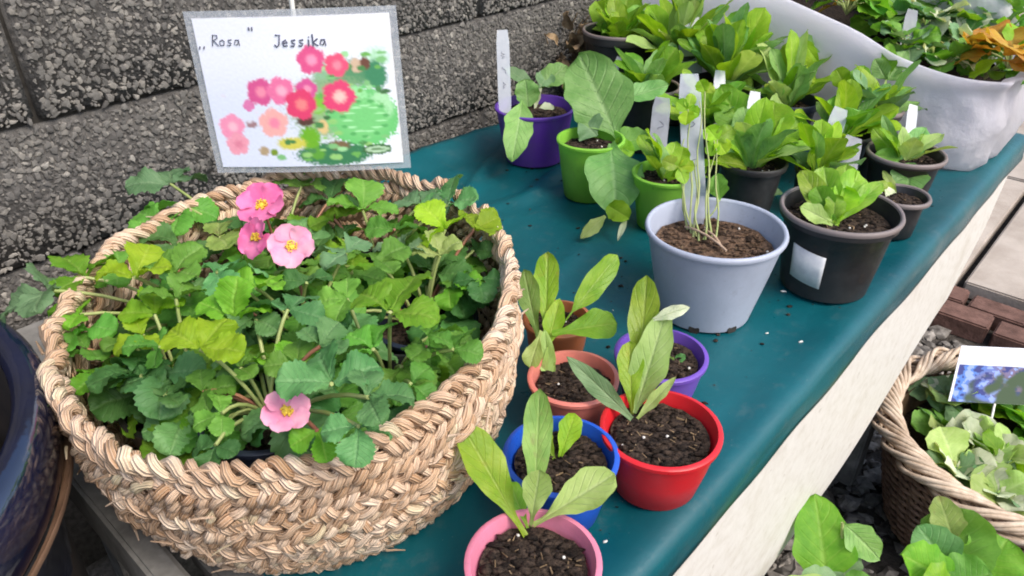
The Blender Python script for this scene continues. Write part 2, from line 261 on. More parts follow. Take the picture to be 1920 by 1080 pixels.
# ---------------------------------------------------------------- mesh helpers
class MB:
    def __init__(s): s.v = []; s.f = []; s.uv = []; s.mi = []
    def quadgrid(s, rows, uvs=None, closed=False, mi=0):
        o = len(s.v); nr = len(rows); nc = len(rows[0])
        for r in rows: s.v += [tuple(p) for p in r]
        for i in range(nr - 1):
            for j in range(nc if closed else nc - 1):
                k = (j + 1) % nc
                s.f.append((o + i * nc + j, o + i * nc + k, o + (i + 1) * nc + k, o + (i + 1) * nc + j))
                a, b = i / (nr - 1), (i + 1) / (nr - 1); c, d = j / max(1, nc - 1), (j + 1) / max(1, nc - 1)
                s.uv.append(((a, c), (a, d), (b, d), (b, c))); s.mi.append(mi)
    def poly(s, pts, mi=0):
        o = len(s.v); s.v += [tuple(p) for p in pts]; s.f.append(tuple(range(o, o + len(pts)))); s.uv.append(tuple((0.5, 0.5) for _ in pts)); s.mi.append(mi)
    def tube(s, pts, rad, n=6, closed=False, mi=0, cap=True):
        pts = [Vector(p) for p in pts]; m = len(pts)
        if not hasattr(rad, '__len__'): rad = [rad] * m
        t0 = (pts[1] - pts[0]).normalized(); ref = Vector((0, 0, 1)) if abs(t0.z) < 0.9 else Vector((1, 0, 0)); rows = []
        for i in range(m):
            t = pts[(i + 1) % m] - pts[i - 1] if closed else pts[min(i + 1, m - 1)] - pts[max(i - 1, 0)]
            t.normalize(); a = (ref - t * ref.dot(t))
            if a.length < 1e-6: a = t.orthogonal()
            a.normalize(); b = t.cross(a); ref = a
            rows.append([pts[i] + (a * math.cos(6.28319 * k / n) + b * math.sin(6.28319 * k / n)) * rad[i] for k in range(n)])
        if closed: rows.append(rows[0])
        s.quadgrid(rows, closed=True, mi=mi)
        if cap and not closed: s.poly(list(reversed(rows[0])), mi); s.poly(rows[-1], mi)
    def box(s, c, size, rot=0.0, bev=0.0, mi=0, jit=0.0):
        bm = bmesh.new(); bmesh.ops.create_cube(bm, size=1.0)
        for v in bm.verts: v.co = Vector((v.co.x * size[0], v.co.y * size[1], v.co.z * size[2]))
        if bev: bmesh.ops.bevel(bm, geom=bm.edges[:], offset=bev, segments=2, affect='EDGES')
        R = Matrix.Rotation(rot, 3, 'Z'); o = len(s.v)
        bm.verts.ensure_lookup_table()
        for v in bm.verts:
            p = R @ v.co + Vector(c)
            if jit: p += noise.noise_vector(p * 40) * jit
            s.v.append(tuple(p))
        for f in bm.faces:
            s.f.append(tuple(o + v.index for v in f.verts)); s.uv.append(tuple((0.5, 0.5) for _ in f.verts)); s.mi.append(mi)
        bm.free()
    def lathe(s, prof, c=(0, 0, 0), n=40, wob=0.0, mi=0, rx=1.0, ry=1.0):
        rows = []
        for r, z in prof:
            rows.append([(c[0] + r * rx * math.cos(6.28319 * k / n) * (1 + wob * math.sin(2 * 6.28319 * k / n + 1)), c[1] + r * ry * math.sin(6.28319 * k / n), c[2] + z + wob * 0.03 * math.sin(3 * 6.28319 * k / n)) for k in range(n)])
        s.quadgrid(rows, closed=True, mi=mi)
    def blob(s, c, r, sq=(1, 1, 1), seed=0, sub=1, mi=0, am=0.5):
        bm = bmesh.new(); bmesh.ops.create_icosphere(bm, subdivisions=sub, radius=1.0); o = len(s.v)
        for v in bm.verts:
            d = 1 + am * noise.noise(v.co * 1.1 + Vector((seed * 3.1, seed, 0)))
            s.v.append((c[0] + v.co.x * r * sq[0] * d, c[1] + v.co.y * r * sq[1] * d, c[2] + v.co.z * r * sq[2] * d))
        for f in bm.faces:
            s.f.append(tuple(o + v.index for v in f.verts)); s.uv.append(tuple((0.5, 0.5) for _ in f.verts)); s.mi.append(mi)
        bm.free()
    def mesh(s, name, mats, origin=(0, 0, 0), smooth=True):
        me = bpy.data.meshes.new(name); ox, oy, oz = origin
        me.from_pydata([(x - ox, y - oy, z - oz) for x, y, z in s.v], [], s.f)
        uvl = me.uv_layers.new(name='UVMap'); flat = []
        for u in s.uv:
            for a in u: flat += a
        uvl.data.foreach_set('uv', flat)
        if not isinstance(mats, (list, tuple)): mats = [mats]
        for m in mats: me.materials.append(m)
        if len(mats) > 1: me.polygons.foreach_set('material_index', s.mi)
        if smooth: me.polygons.foreach_set('use_smooth', [True] * len(s.f))
        me.update(); return me
    def obj(s, name, mats, parent=None, smooth=True, root=None, kind=None):
        """one object; parts are stored relative to the place of the thing they belong to (root)"""
        org = root if root is not None else (0, 0, 0)
        o = bpy.data.objects.new(name, s.mesh(name, mats, org, smooth)); col.objects.link(o)
        if parent is not None: o.parent = parent
        if kind: o['kind'] = kind
        return o
def tag(o, label, cat, group=None):
    o['label'] = label; o['category'] = cat
    if group: o['group'] = group
    return o
def thing(name, label, cat, loc, group=None):
    o = bpy.data.objects.new(name, None); col.objects.link(o); o.location = loc; o.empty_display_size = 0.02
    return tag(o, label, cat, group)
def sharp(o, ang=40):
    me = o.data; me.shade_smooth() if hasattr(me, 'shade_smooth') else None
    try: me.set_sharp_from_angle(angle=math.radians(ang))
    except Exception: pass
    return o

def sst(a, b, x):
    x = max(0.0, min(1.0, (x - a) / (b - a))); return x * x * (3 - 2 * x)
def prof_w(kind, u):
    if kind == 'spat': return (0.16 + 0.84 * sst(0.12, 0.68, u)) * (math.sqrt(max(0, 1 - ((u - 0.7) / 0.3) ** 2)) if u > 0.7 else 1)
    if kind == 'ovate': return (0.08 + 0.92 * sst(0.0, 0.38, u)) * (max(0, 1 - ((u - 0.4) / 0.6) ** 2) ** 0.62 if u > 0.4 else 1)
    if kind == 'round': return math.sqrt(max(0, 1 - (2 * u - 1) ** 2)) if u > 0.12 else 0.25 + 0.4 * u / 0.12
    if kind == 'lance': return (0.22 + 0.78 * sst(0, 0.45, u)) * (max(0, 1 - ((u - 0.45) / 0.55) ** 2) ** 0.8 if u > 0.45 else 1)
    if kind == 'lett': return (0.3 + 0.7 * sst(0.05, 0.6, u)) * (math.sqrt(max(0, 1 - ((u - 0.66) / 0.34) ** 2)) if u > 0.66 else 1)
    if kind == 'ob': return (0.1 + 0.9 * sst(-0.05, 0.55, u)) * (max(0, 1 - ((u - 0.55) / 0.45) ** 2) ** 0.45 if u > 0.55 else 1)
    if kind == 'stalked':
        return 0.07 if u < 0.38 else 0.07 + 0.93 * math.sqrt(max(0, 1 - ((u - 0.69) / 0.31) ** 2))
    return 1.0
def blade(mb, B, Tp, w, nr, prof, bend=0.1, fold=0.26, wav=0.04, nu=14, nv=8, teeth=0, seed=0.0, curl=0.0):
    B = Vector(B); Tp = Vector(Tp); nr = Vector(nr); ln = (Tp - B).length
    c = (B + Tp) / 2 + nr * bend * ln; rows = []
    for i in range(nu + 1):
        u = i / nu
        p = B * (1 - u) ** 2 + c * 2 * u * (1 - u) + Tp * u * u
        t = (c - B) * 2 * (1 - u) + (Tp - c) * 2 * u; t.normalize()
        sd = t.cross(nr)
        if sd.length < 1e-4: sd = t.orthogonal()
        sd.normalize(); n2 = sd.cross(t); hw = w / 2 * prof_w(prof, u)
        tw = 0.25 * math.sin(seed * 5 + u * 2.2); sd, n2 = sd * math.cos(tw) + n2 * math.sin(tw), n2 * math.cos(tw) - sd * math.sin(tw)
        row = []
        for j in range(nv + 1):
            v = -1 + 2 * j / nv; a = abs(v); h = hw
            if a > 0.99 and not teeth: h *= 1 + 0.05 * math.sin(u * 23 + seed * 9 + v) + 0.06 * noise.noise(Vector((u * 9, seed * 3, v)))
            if teeth and a > 0.99: h *= 1 + 0.17 * (((u * teeth) % 1.0) - 0.6)
            z = fold * a * hw + wav * w * (math.sin(u * 9 + seed * 11 + v * 1.3) * a + 0.6 * math.sin(u * 17 + seed * 7) * a * a) - curl * w * a * a * u
            if teeth: z += 0.03 * w * math.sin(6.28 * (u - 0.28 * a) * 6) * (1 - a * 0.3) * min(1, 2.5 * a) + 0.07 * w * noise.noise(Vector((u * 3 + seed * 7, v * 2, seed)))
            row.append(p + sd * v * h + n2 * z)
        rows.append(row)
    mb.quadgrid(rows)
def arc(a, b, lift, n=7, side=(0, 0, 0)):
    a = Vector(a); b = Vector(b); c = (a + b) / 2 + Vector(side) + Vector((0, 0, lift))
    return [a * (1 - u) ** 2 + c * 2 * u * (1 - u) + b * u * u for u in [i / (n - 1) for i in range(n)]]
def add_leaves(root, ro, lst, stalkmat='stalk', name='leaf'):
    for i, (B, Tp, w, nr, prof, mt, bend) in enumerate(lst):
        mb = MB(); blade(mb, B, Tp, w, nr, prof, bend, seed=random.random() * 6, wav=0.09 if prof == 'lett' else 0.06, nu=18, nv=10)
        mb.obj(name, M[mt], root, root=ro)
def crumbs(mb, cx, cy, z, R, n, seed):
    rng = random.Random(seed)
    for i in range(n):
        a = rng.random() * 6.283; r = R * math.sqrt(rng.random()) * 0.93; s = rng.choice((0.0006, 0.0008, 0.001, 0.0012, 0.0016, 0.0024))
        mb.blob((cx + r * math.cos(a), cy + r * math.sin(a), z + s * 0.3), s, (1.3 + rng.random(), 1, 0.8), seed=rng.random() * 50, mi=0, am=1.0)
    for i in range(max(4, n // 14)):
        a = rng.random() * 6.283; r = R * math.sqrt(rng.random()) * 0.85; b = rng.random() * 6.283; l = rng.uniform(0.002, 0.006); c0 = Vector((cx + r * math.cos(a), cy + r * math.sin(a), z + 0.0012))
        mb.tube([c0, c0 + Vector((math.cos(b) * l, math.sin(b) * l, rng.uniform(0, 0.002)))], rng.uniform(0.0003, 0.0007), 4, mi=2)
    for i in range(n // 90):
        a = rng.random() * 6.283; r = R * math.sqrt(rng.random()) * 0.9
        mb.blob((cx + r * math.cos(a), cy + r * math.sin(a), z + 0.0015), 0.0013, seed=i, mi=1)
def make_pot(root, ro, cx, cy, R, H, mt, z0=T, soilmat='soil', taper=0.74, lip=0.004, fill=0.84, ncr=90, feet=False, rim=None, seed=1, segs=48, name='pot', ribs=False):
    """tapered plastic pot with rolled lip, soil with crumbs"""
    mb = MB(); r0 = R * taper; th = 0.0022; k = 0.12
    prof = [(0.001, 0.002), (r0 * 0.9, 0.002), (r0, 0.004), (r0 + (R - lip - r0) * 0.5, H * 0.45), (R - lip - 0.0005, H * (1 - k) - 0.001), (R - lip + 0.001, H * (1 - k)), (R, H * (1 - k) + 0.001), (R + 0.0008, H - 0.002), (R - 0.0005, H), (R - th, H), (R - th - 0.001, H - 0.003), (R - th - lip, H * 0.8), (r0 - th, 0.01)]
    if lip < 0.002: prof = [(0.001, 0.002), (r0 * 0.9, 0.002), (r0, 0.004), ((r0 + R) / 2, H * 0.5), (R - 0.001, H - 0.005), (R + 0.0012, H - 0.004), (R + 0.0014, H - 0.001), (R, H), (R - th, H), (R - th - 0.001, H - 0.003), (r0 - th, 0.01)]
    mb.lathe([(r, z0 + z) for r, z in prof], (cx, cy, 0), segs, wob=0.012)
    if feet:                                                      # drain notches: cut the wall foot away
        keep = []
        for fi, f in enumerate(mb.f):
            zz = sum(mb.v[i][2] for i in f) / 4 - z0; ax = sum(mb.v[i][0] for i in f) / 4 - cx; ay = sum(mb.v[i][1] for i in f) / 4 - cy
            ang = (math.atan2(ay, ax) / 6.28319 * 8 + 0.35) % 1.0
            keep.append(not (0.0045 < zz < H * 0.26 and math.hypot(ax, ay) > r0 * 0.93 and False))
        mb.f = [f for f, q in zip(mb.f, keep) if q]
    p = mb.obj(name, M[mt], root, root=ro); sharp(p, 50)
    if feet:
        for a in (-1.15, -0.25, 0.65, 1.6, 2.5, 3.4, 4.3):
            fb = MB(); fb.tube([(cx + r0 * 0.93 * math.cos(a), cy + r0 * 0.93 * math.sin(a), z0 + 0.006), (cx + (r0 + 0.0008) * math.cos(a), cy + (r0 + 0.0008) * math.sin(a), z0 + 0.006)], 0.0055, 10)
            fb.obj('drain_hole', M['joint'], root, root=ro)
    if rim:
        rb = MB(); rb.lathe([(R + 0.0015, z0 + H - 0.0045), (R + 0.0022, z0 + H - 0.002), (R + 0.001, z0 + H + 0.0008), (R - th * 0.6, z0 + H + 0.0008), (R - th - 0.0006, z0 + H - 0.001)], (cx, cy, 0), segs, wob=0.012)
        rb.obj('pot_rim', M[rim], root, root=ro)
    sb = MB(); zs = z0 + H * fill; Rs = r0 + (R - r0) * fill - th - 0.0025
    rows = [[(cx + Rs * q * math.cos(6.28319 * j / 28), cy + Rs * q * math.sin(6.28319 * j / 28), zs + 0.003 * noise.noise(Vector((cx * 90 + q * 4 * math.cos(6.28319 * j / 28), q * 4 * math.sin(6.28319 * j / 28), seed)))) for j in range(28)] for q in (0.02, 0.25, 0.5, 0.75, 0.92, 1.0)]
    sb.quadgrid(rows, closed=True)
    crumbs(sb, cx, cy, zs, Rs, int(ncr * 2.2), seed)
    s = sb.obj('soil', [M[soilmat], M['perlite'], M['dry']], root, root=ro)
    return zs
def leaf_tag(B, Tp, w, mt, label, lab_group='plant labels', marks=4, name='plant_label', seed=0, facing=(0, -1, 0.35)):
    B = Vector(B); Tp = Vector(Tp); ax = (Tp - B).normalized(); nr = Vector(facing); sd = ax.cross(nr).normalized(); n2 = sd.cross(ax)
    root = B - ax * 0.03
    mb = MB(); th = 0.0006; fr = []; bk = []
    for i in range(9):
        u = i / 8; p = (B - ax * 0.03) * (1 - u) + Tp * u + n2 * 0.004 * math.sin(3.14 * u + seed); hw = w / 2 * (0.25 + 0.75 * sst(0, 0.2, u)) * (1 if u < 0.97 else 0.8)
        fr.append((p, hw))
    rows = [[p - sd * hw + n2 * th, p + sd * hw + n2 * th, p + sd * hw - n2 * th, p - sd * hw - n2 * th] for p, hw in fr]
    mb.quadgrid(rows, closed=True); mb.poly(rows[0]); mb.poly(rows[-1])
    o = thing(name, label, 'plant label', root, lab_group)
    s = mb.obj('strip', M[mt], o, root=root); sharp(s, 30)
    if marks:
        rng = random.Random(seed + 5); kb = MB()
        for k in range(marks):
            u = 0.45 + 0.45 * k / marks; p = (B - ax * 0.03) * (1 - u) + Tp * u + n2 * (0.004 * math.sin(3.14 * u + seed) + th + 0.0006)
            kb.tube([p + sd * w * (rng.random() - 0.5) * 0.45 + ax * w * 0.10 * (q - 2.5) for q in range(6)], 0.00035, 4)
        kb.obj('handwriting', M['ink'], o, root=root)
    return o

# ---------------------------------------------------------------- the table frame in which everything lies: s runs along the table, n across it towards the wall
TH = math.radians(48); SD = Vector((math.cos(TH), math.sin(TH), 0)); ND = Vector((-math.sin(TH), math.cos(TH), 0))
def W(s, n, z): return SD * s + ND * n + Vector((0, 0, z))

# ---------------------------------------------------------------- ground, paving, edging
mb = MB(); rows = []
for i in range(41):
    rows.append([])
    for j in range(41):
        x = -60 + 120 * i / 40; y = -40 + 120 * j / 40; rows[-1].append((x, y, -0.012))
mb.quadgrid(rows); g = mb.obj('ground', M['ground'], smooth=False); g['kind'] = 'structure'
pv = bpy.data.objects.new('pavement', None); col.objects.link(pv); pv['kind'] = 'structure'
sub = MB(); sub.quadgrid([[W(1.95, -1.6, -0.004), W(1.95, 2.6, -0.004)], [W(8.0, -1.6, -0.004), W(8.0, 2.6, -0.004)]]); sub.obj('bedding', M['joint'], pv)
PL, PW = 0.82, 0.62
for i in range(7):
    for j in range(6):
        s0 = 1.955 + i * PL; n0 = 0.236 - 3 * PW + j * PW
        q = MB(); q.box(W(s0 + PL / 2, n0 + PW / 2, 0.018 + 0.002 * math.sin(i * 3 + j)), (PL - 0.020, PW - 0.020, 0.044), TH, 0.004, jit=0.002); sharp(q.obj('paving_slab', M['paver'], pv, root=None), 35)
ed = bpy.data.objects.new('brick_edging', None); col.objects.link(ed); ed['kind'] = 'structure'
for r_ in range(2):
    for j in range(14):
        n0 = -0.95 + j * 0.135 + 0.06 * r_
        q = MB(); q.box(W(1.905 - r_ * 0.082, n0, 0.008 + 0.004 * math.sin(j * 2.3 + r_)), (0.072, 0.122, 0.05), TH + 0.02 * math.sin(j * 5), 0.004, jit=0.003); sharp(q.obj('brick', M['brick'], ed), 35)
gv = MB(); rng = random.Random(4)
for k in range(2600):
    s = 0.75 + rng.random() * 1.02; n = -0.45 + rng.random() * 0.75
    r = 0.006 + rng.random() ** 2 * 0.016; gv.blob(W(s, n, r * 0.3 - 0.012), r, (1, 1, 0.65), seed=k * 0.37, am=0.9)
g2 = gv.obj('gravel', M['gravel'], kind='stuff', smooth=False)
tw = MB(); rng = random.Random(9)
for k in range(160):
    a = W(-0.5 + rng.random() * 0.75, -0.3 + rng.random() * 1.0, 0.002 + rng.random() * 0.012); d = Vector((rng.uniform(-1, 1), rng.uniform(-1, 1), 0)).normalized() * rng.uniform(0.02, 0.10)
    tw.tube([a, a + d * 0.5 + Vector((0, 0, 0.008)), a + d], rng.uniform(0.001, 0.0025), 4)
tw.obj('plant_litter', M['dry'], kind='stuff')

# ---------------------------------------------------------------- exposed aggregate block wall
wall = thing('retaining_wall', 'dark grey exposed aggregate block wall behind the table', 'wall', (0, 0, 0))
core = MB(); core.box(W(1.2, 0.90, 0.52), (5.0, 0.15, 1.06), TH); core.obj('mortar_core', M['joint'], wall, smooth=False)
NF = 0.815; CH = 0.14; BL = 0.62
peb_rng = random.Random(12)
def pebble(mb, s, z, r, rng):
    c = W(s, NF - 0.0005, z); A = ND * -1; a0 = rng.random() * 6.283; e = rng.uniform(0.45, 1.0); h = r * rng.uniform(0.12, 0.42)
    o = len(mb.v); n = 6; ring = []
    ca, sa = math.cos(a0), math.sin(a0)
    def pt(ang, q, d):
        x = math.cos(ang) * q; y = math.sin(ang) * q * e
        return c + SD * (x * ca - y * sa) + Vector((0, 0, x * sa + y * ca)) + A * d
    rr = [r * rng.uniform(0.55, 1.3) for _ in range(n)]
    for q, d in ((1.0, -0.001), (0.72, h * 0.75)):
        for k in range(n): mb.v.append(tuple(pt(6.283 * k / n, rr[k] * q, d)))
    mb.v.append(tuple(pt(0, 0, h)))
    for k in range(n):
        m = (k + 1) % n
        mb.f.append((o + k, o + m, o + n + m, o + n + k)); mb.f.append((o + n + k, o + n + m, o + 2 * n))
        mb.uv.append(((0, 0),) * 4); mb.uv.append(((0, 0),) * 3); mb.mi += [0, 0]
for ci in range(8):
    z1 = T + 0.04 + 0.14 * (ci - 4); z2 = z1 + CH
    off = 0.215 if ci in (5, 3, 1, 7) else -0.095
    for bi in range(-3, 6):
        s1 = off + bi * BL; s2 = s1 + BL
        if s2 < -1.2 or s1 > 3.6: continue
        bb = MB(); bb.box(W((s1 + s2) / 2, 0.868, (z1 + z2) / 2), (BL - 0.005, 0.105, CH - 0.005), TH, 0.003, jit=0.001)
        bo = bb.obj('block', M['mortar'], wall)
        if s2 < -0.3 or s1 > 2.7 or z2 < T - 0.16: continue
        pm = MB(); area = BL * CH; cnt = 0; vis = (s1 < 1.3)
        step = 0.0046 if vis else 0.011; s = s1 + 0.008
        while s < s2 - 0.006:
            z = z1 + 0.005
            while z < z2 - 0.003:
                if peb_rng.random() < 0.93:
                    pebble(pm, s + peb_rng.uniform(-0.5, 0.5) * step, z + peb_rng.uniform(-0.5, 0.5) * step, step * peb_rng.choice((0.35, 0.45, 0.55, 0.7, 0.9, 1.1)), peb_rng)
                z += step
            s += step
        pm.obj('aggregate', M['pebble'], bo, kind='stuff', smooth=False)

# ---------------------------------------------------------------- table: planks, apron, legs, end rail
table = thing('garden_table', 'low garden table with cream painted front board and grey planks under teal sheet', 'table', tuple(W(0.75, 0.48, 0)))
tro = tuple(W(0.75, 0.48, 0))
for k in range(5):
    n0 = 0.165 + k * 0.126
    q = MB(); q.box(W(0.745, n0 + 0.06, T - 0.0165), (1.275, 0.118, 0.022), TH, 0.003, jit=0.0015); sharp(q.obj('plank', M['greywood'], table, root=tro), 35)
q = MB(); q.box(W(0.086, 0.47, T - 0.024), (0.020, 0.62, 0.05), TH, 0.003, jit=0.0015); sharp(q.obj('end_rail', M['greywood'], table, root=tro), 35)
q = MB(); q.box(W(1.372, 0.48, T - 0.07), (0.02, 0.60, 0.08), TH, 0.003); sharp(q.obj('end_rail', M['greywood'], table, root=tro), 35)
# cream front board: lower edge bowed, far end cut on a slant
ap = MB(); top = []; bot = []
for i in range(41):
    u = i / 40; s_t = 0.10 + (1.389 - 0.10) * u; s_b = 0.10 + (1.211 - 0.10) * u
    zb = T - 0.300 - 0.004 * math.sin(u * 3.1) + 0.083 * sst(0.62, 1.0, u)
    top.append((s_t, T - 0.022)); bot.append((s_b, zb))
def apr(n): return [[W(s, n, z) for s, z in top], [W(a[0] * 0.5 + b[0] * 0.5, n - (0.004 if n < 0.16 else 0), (a[1] + b[1]) / 2) for a, b in zip(top, bot)], [W(s, n, z) for s, z in bot]]
fr = apr(0.154); bk = apr(0.172)
ap.quadgrid([fr[2], fr[1], fr[0], bk[0], bk[1], bk[2], fr[2]])
for e in (0, -1): ap.poly([fr[0][e], fr[1][e], fr[2][e], bk[2][e], bk[1][e], bk[0][e]])
sharp(ap.obj('front_board', M['cream'], table, root=tro), 35)
for s, n in ((0.14, 0.21), (1.15, 0.21), (0.14, 0.74), (1.33, 0.74)):
    q = MB(); q.box(W(s, n, (T - 0.028) / 2), (0.05, 0.05, T - 0.028), TH, 0.003); sharp(q.obj('leg', M['greywood'], table, root=tro), 35)

# teal sheet
def clothz(s, n):
    p = Vector((s * 5, n * 5, 0)); z = 0.0022 * noise.noise(p) + 0.0014 * noise.noise(p * 3.1) + 0.0016 * (1 - abs(noise.noise(p * 1.7 + Vector((9, 2, 0)))) * 3.2 if abs(noise.noise(p * 1.7 + Vector((9, 2, 0)))) < 0.31 else 0) ** 2
    for a, b, c, w, h in ((0.80, 0.62, 0.25, 0.010, 0.010), (0.72, 0.70, 0.45, 0.008, 0.009), (0.66, 0.60, -0.3, 0.012, 0.006), (0.55, 0.44, 0.2, 0.010, 0.004), (0.62, 0.66, 0.1, 0.006, 0.006), (0.52, 0.24, -0.12, 0.012, 0.0025)):
        d = (n - b) - c * (s - a); l = math.exp(-((s - a) / 0.12) ** 2); z += h * l * math.exp(-(d / w) ** 2)
    return max(z, -0.002)
cl = MB(); rows = []
for i in range(181):
    s = 0.128 + (1.392 - 0.128) * i / 180; row = []
    e = 0.006 * noise.noise(Vector((s * 6, 3, 0)))
    s0 = s - (0.02 * noise.noise(Vector((0, 1, 7))) if i == 0 else 0)
    for zz in (-0.033, -0.024, -0.014, -0.005): row.append(W(s0, 0.1475 + 0.003 * noise.noise(Vector((s * 9, zz * 60, 1))) , T + zz + e * (1 if zz < -0.02 else 0.4)))
    for n, z in ((0.1495, 0.002), (0.154, 0.0055), (0.161, 0.0066), (0.170, 0.0055), (0.182, 0.003)): row.append(W(s0, n, T + z + 0.0012 * noise.noise(Vector((s * 20, n * 30, 2)))))
    nmax = 0.800 + 0.012 * noise.noise(Vector((s * 4, 8, 0)))
    for j in range(1, 70):
        n = 0.182 + (nmax - 0.182) * j / 69; row.append(W(s0 + 0.10 * sst(0.50, 0.62, n) * max(0, 1 - i / 40), n, T + 0.0015 + clothz(s, n) + (0.016 * sst(0.74, 0.80, n))))
    rows.append(row)
cl.quadgrid(rows)
co = cl.obj('tablecloth', M['cloth'])
tag(co, 'teal plastic sheet spread over the table, hem hanging over the cream front board', 'tablecloth')
sm = co.modifiers.new('thick', 'SOLIDIFY'); sm.thickness = 0.0012; sm.offset = -1

# ---------------------------------------------------------------- seagrass basket
BC = Vector((-0.154, 0.459, T)); BH = 0.150
def bk_r(z):
    u = z / BH; b = 0.010 * math.sin(3.14 * min(1, u)); return 0.124 + (0.153 - 0.124) * u ** 0.8 + b, 0.126 + (0.178 - 0.126) * u ** 0.8 + b
basket = thing('seagrass_basket', 'round woven seagrass basket packed with strawberry plants on the table', 'basket', tuple(BC))
bro = tuple(BC)
NR = 16; rng = random.Random(21)
for k in range(NR):
    zc = 0.0085 + (BH - 0.011) * k / (NR - 1); rx, ry = bk_r(zc); per = math.pi * (rx + ry); turns = int(per / rng.uniform(0.0155, 0.019)); mbk = MB(); ph = rng.random() * 6.28
    rope = 0.0036 if k < NR - 1 else 0.0035
    if k == NR - 1: zc += 0.002
    hand = rng.choice((1, -1)); kn = rng.random() * 9
    for st in range(2):
        npt = turns * 9; pts = []; rad = []
        for i in range(npt):
            a = 6.283185 * i / npt; th_ = hand * (turns * a) + 2.2 * noise.noise(Vector((math.cos(a) * 11, math.sin(a) * 11, kn))) + 3.14159 * st + ph + 0.7 * math.sin(5 * a + k) + 1.2 * noise.noise(Vector((math.cos(a) * 6, math.sin(a) * 6, k * 0.9))) 
            wob = 0.0055 * noise.noise(Vector((math.cos(a) * 7, math.sin(a) * 7, k * 0.8)))
            er = 1 + 0.55 * noise.noise(Vector((math.cos(a) * 14, math.sin(a) * 14, k * 3.1 + st)))
            rr_ = rope * er; dr = math.cos(th_) * rr_ * 0.9; dz = math.sin(th_) * rr_ * 1.15
            pts.append((BC.x + (rx + dr + wob) * math.cos(a), BC.y + (ry + dr + wob) * math.sin(a), T + zc + dz + wob * 0.8 + (0.002 * math.sin(2 * a + 0.8) + 0.009 * math.sin(a)) * (zc / BH)))
            rad.append(0.0033 * (0.55 + 0.85 * (0.5 + 0.5 * noise.noise(Vector((a * 22, k * 2.3 + st, 0))))))
        # separate straw lengths so that each has its own tone
        L_ = 14; i = 0
        while i < npt:
            n_ = min(L_ + rng.randint(-4, 5), npt - i); seg = [pts[(i + q) % npt] for q in range(n_ + 2)]; rd = [rad[(i + q) % npt] for q in range(n_ + 2)]
            rd[0] *= 0.6; rd[-1] *= 0.5
            if len(seg) > 2: mbk.tube(seg, rd, 6)
            i += n_
    for q in range(7):                                              # loose straw ends
        a = rng.random() * 6.28; p = Vector((BC.x + (rx + 0.008) * math.cos(a), BC.y + (ry + 0.008) * math.sin(a), T + zc)); d = Vector((-math.sin(a), math.cos(a), rng.uniform(-0.6, 0.8))) * rng.choice((-1, 1)) + Vector((math.cos(a), math.sin(a), 0)) * 0.35
        mbk.tube([p, p + d * 0.006, p + d * 0.012 + Vector((0, 0, -0.001))], [0.0010, 0.0008, 0.0004], 4)
    mbk.obj('braid', M['straw'], basket, root=bro)
lin = MB()  # dark shell added behind the braids so their gaps look shaded
lin.quadgrid([[(BC.x + (bk_r(z)[0] - d) * math.cos(6.28319 * j / 72), BC.y + (bk_r(z)[1] - d) * math.sin(6.28319 * j / 72), T + z) for j in range(72)] for z, d in ((0.008, 0.12), (0.008, 0.004), (0.04, 0.004), (0.08, 0.004), (0.12, 0.004), (0.132, 0.004))], closed=True)
lin.obj('dark_backing', M['strawdark'], basket, root=bro)

# strawberry plants in the basket
def rngb(x): return 0.06 + 0.16 * abs(math.sin(x * 37.7))
def teeth_leaf(mb, hub, d, up, size, seed, wr=1.02):
    blade(mb, hub, hub + d * size, size * wr, up, 'ob', bend=rngb(seed), fold=0.30, wav=0.05, nu=30, nv=8, teeth=10, seed=seed, curl=0.10)
def trifol(mb, hub, size, az, tilt, seed):
    hub = Vector(hub); a = math.radians(az); rng = random.Random(seed)
    for k, da in enumerate((0, 82, -82)):
        b = a + math.radians(da + rng.uniform(-8, 8)); pz = math.tan(math.radians(tilt + rng.uniform(-24, 18))) * (1 if k == 0 else 0.7)
        d = Vector((math.cos(b), math.sin(b), pz)).normalized()
        sdv = Vector((-math.sin(b), math.cos(b), 0)); up = d.cross(sdv).normalized()
        if up.z < 0: up = -up
        up = (up + sdv * rng.uniform(-0.55, 0.55)).normalized()
        teeth_leaf(mb, hub + d * size * 0.05, d, up, size * (1.05 if k == 0 else 0.92) * rng.uniform(0.92, 1.08), rng.random() * 6)
spots = [(-0.154, 0.452)] + [(-0.154 + 0.088 * math.cos(a), 0.457 + 0.104 * math.sin(a)) for a in [math.radians(-88 + 360 / 7 * k) for k in range(7)]]
slabel = ['strawberry plant in the middle of the woven basket, ringed by the others',
 'strawberry plant with one pale pink flower in blue black pot at front rim of basket',
 'strawberry plant at the front right inside of the basket, above the coloured pots',
 'strawberry plant beside a black pot rim at right inside edge of basket',
 'strawberry plant with yellow young leaves at back right of basket',
 'strawberry plant with three deep pink flowers below the picture sign',
 'strawberry plant at back left of basket, yellow green leaf by the wall',
 'strawberry plant at left of basket, grey green leaf hanging over the rim']
plants = []
for i, (x, y) in enumerate(spots):
    z0 = T + (0.038 if i == 1 else 0.016); ro = (x, y, z0)
    r = thing('potted_strawberry', slabel[i], 'strawberry plant', ro, 'strawberry plants packed in the basket')
    zs = make_pot(r, ro, x, y, 0.041, 0.085, 'pl_blackblue' if i in (1, 3) else 'pl_black', z0, taper=0.72, lip=0.001, seed=30 + i, ncr=60)
    plants.append((r, Vector((x, y, zs)), ro, []))
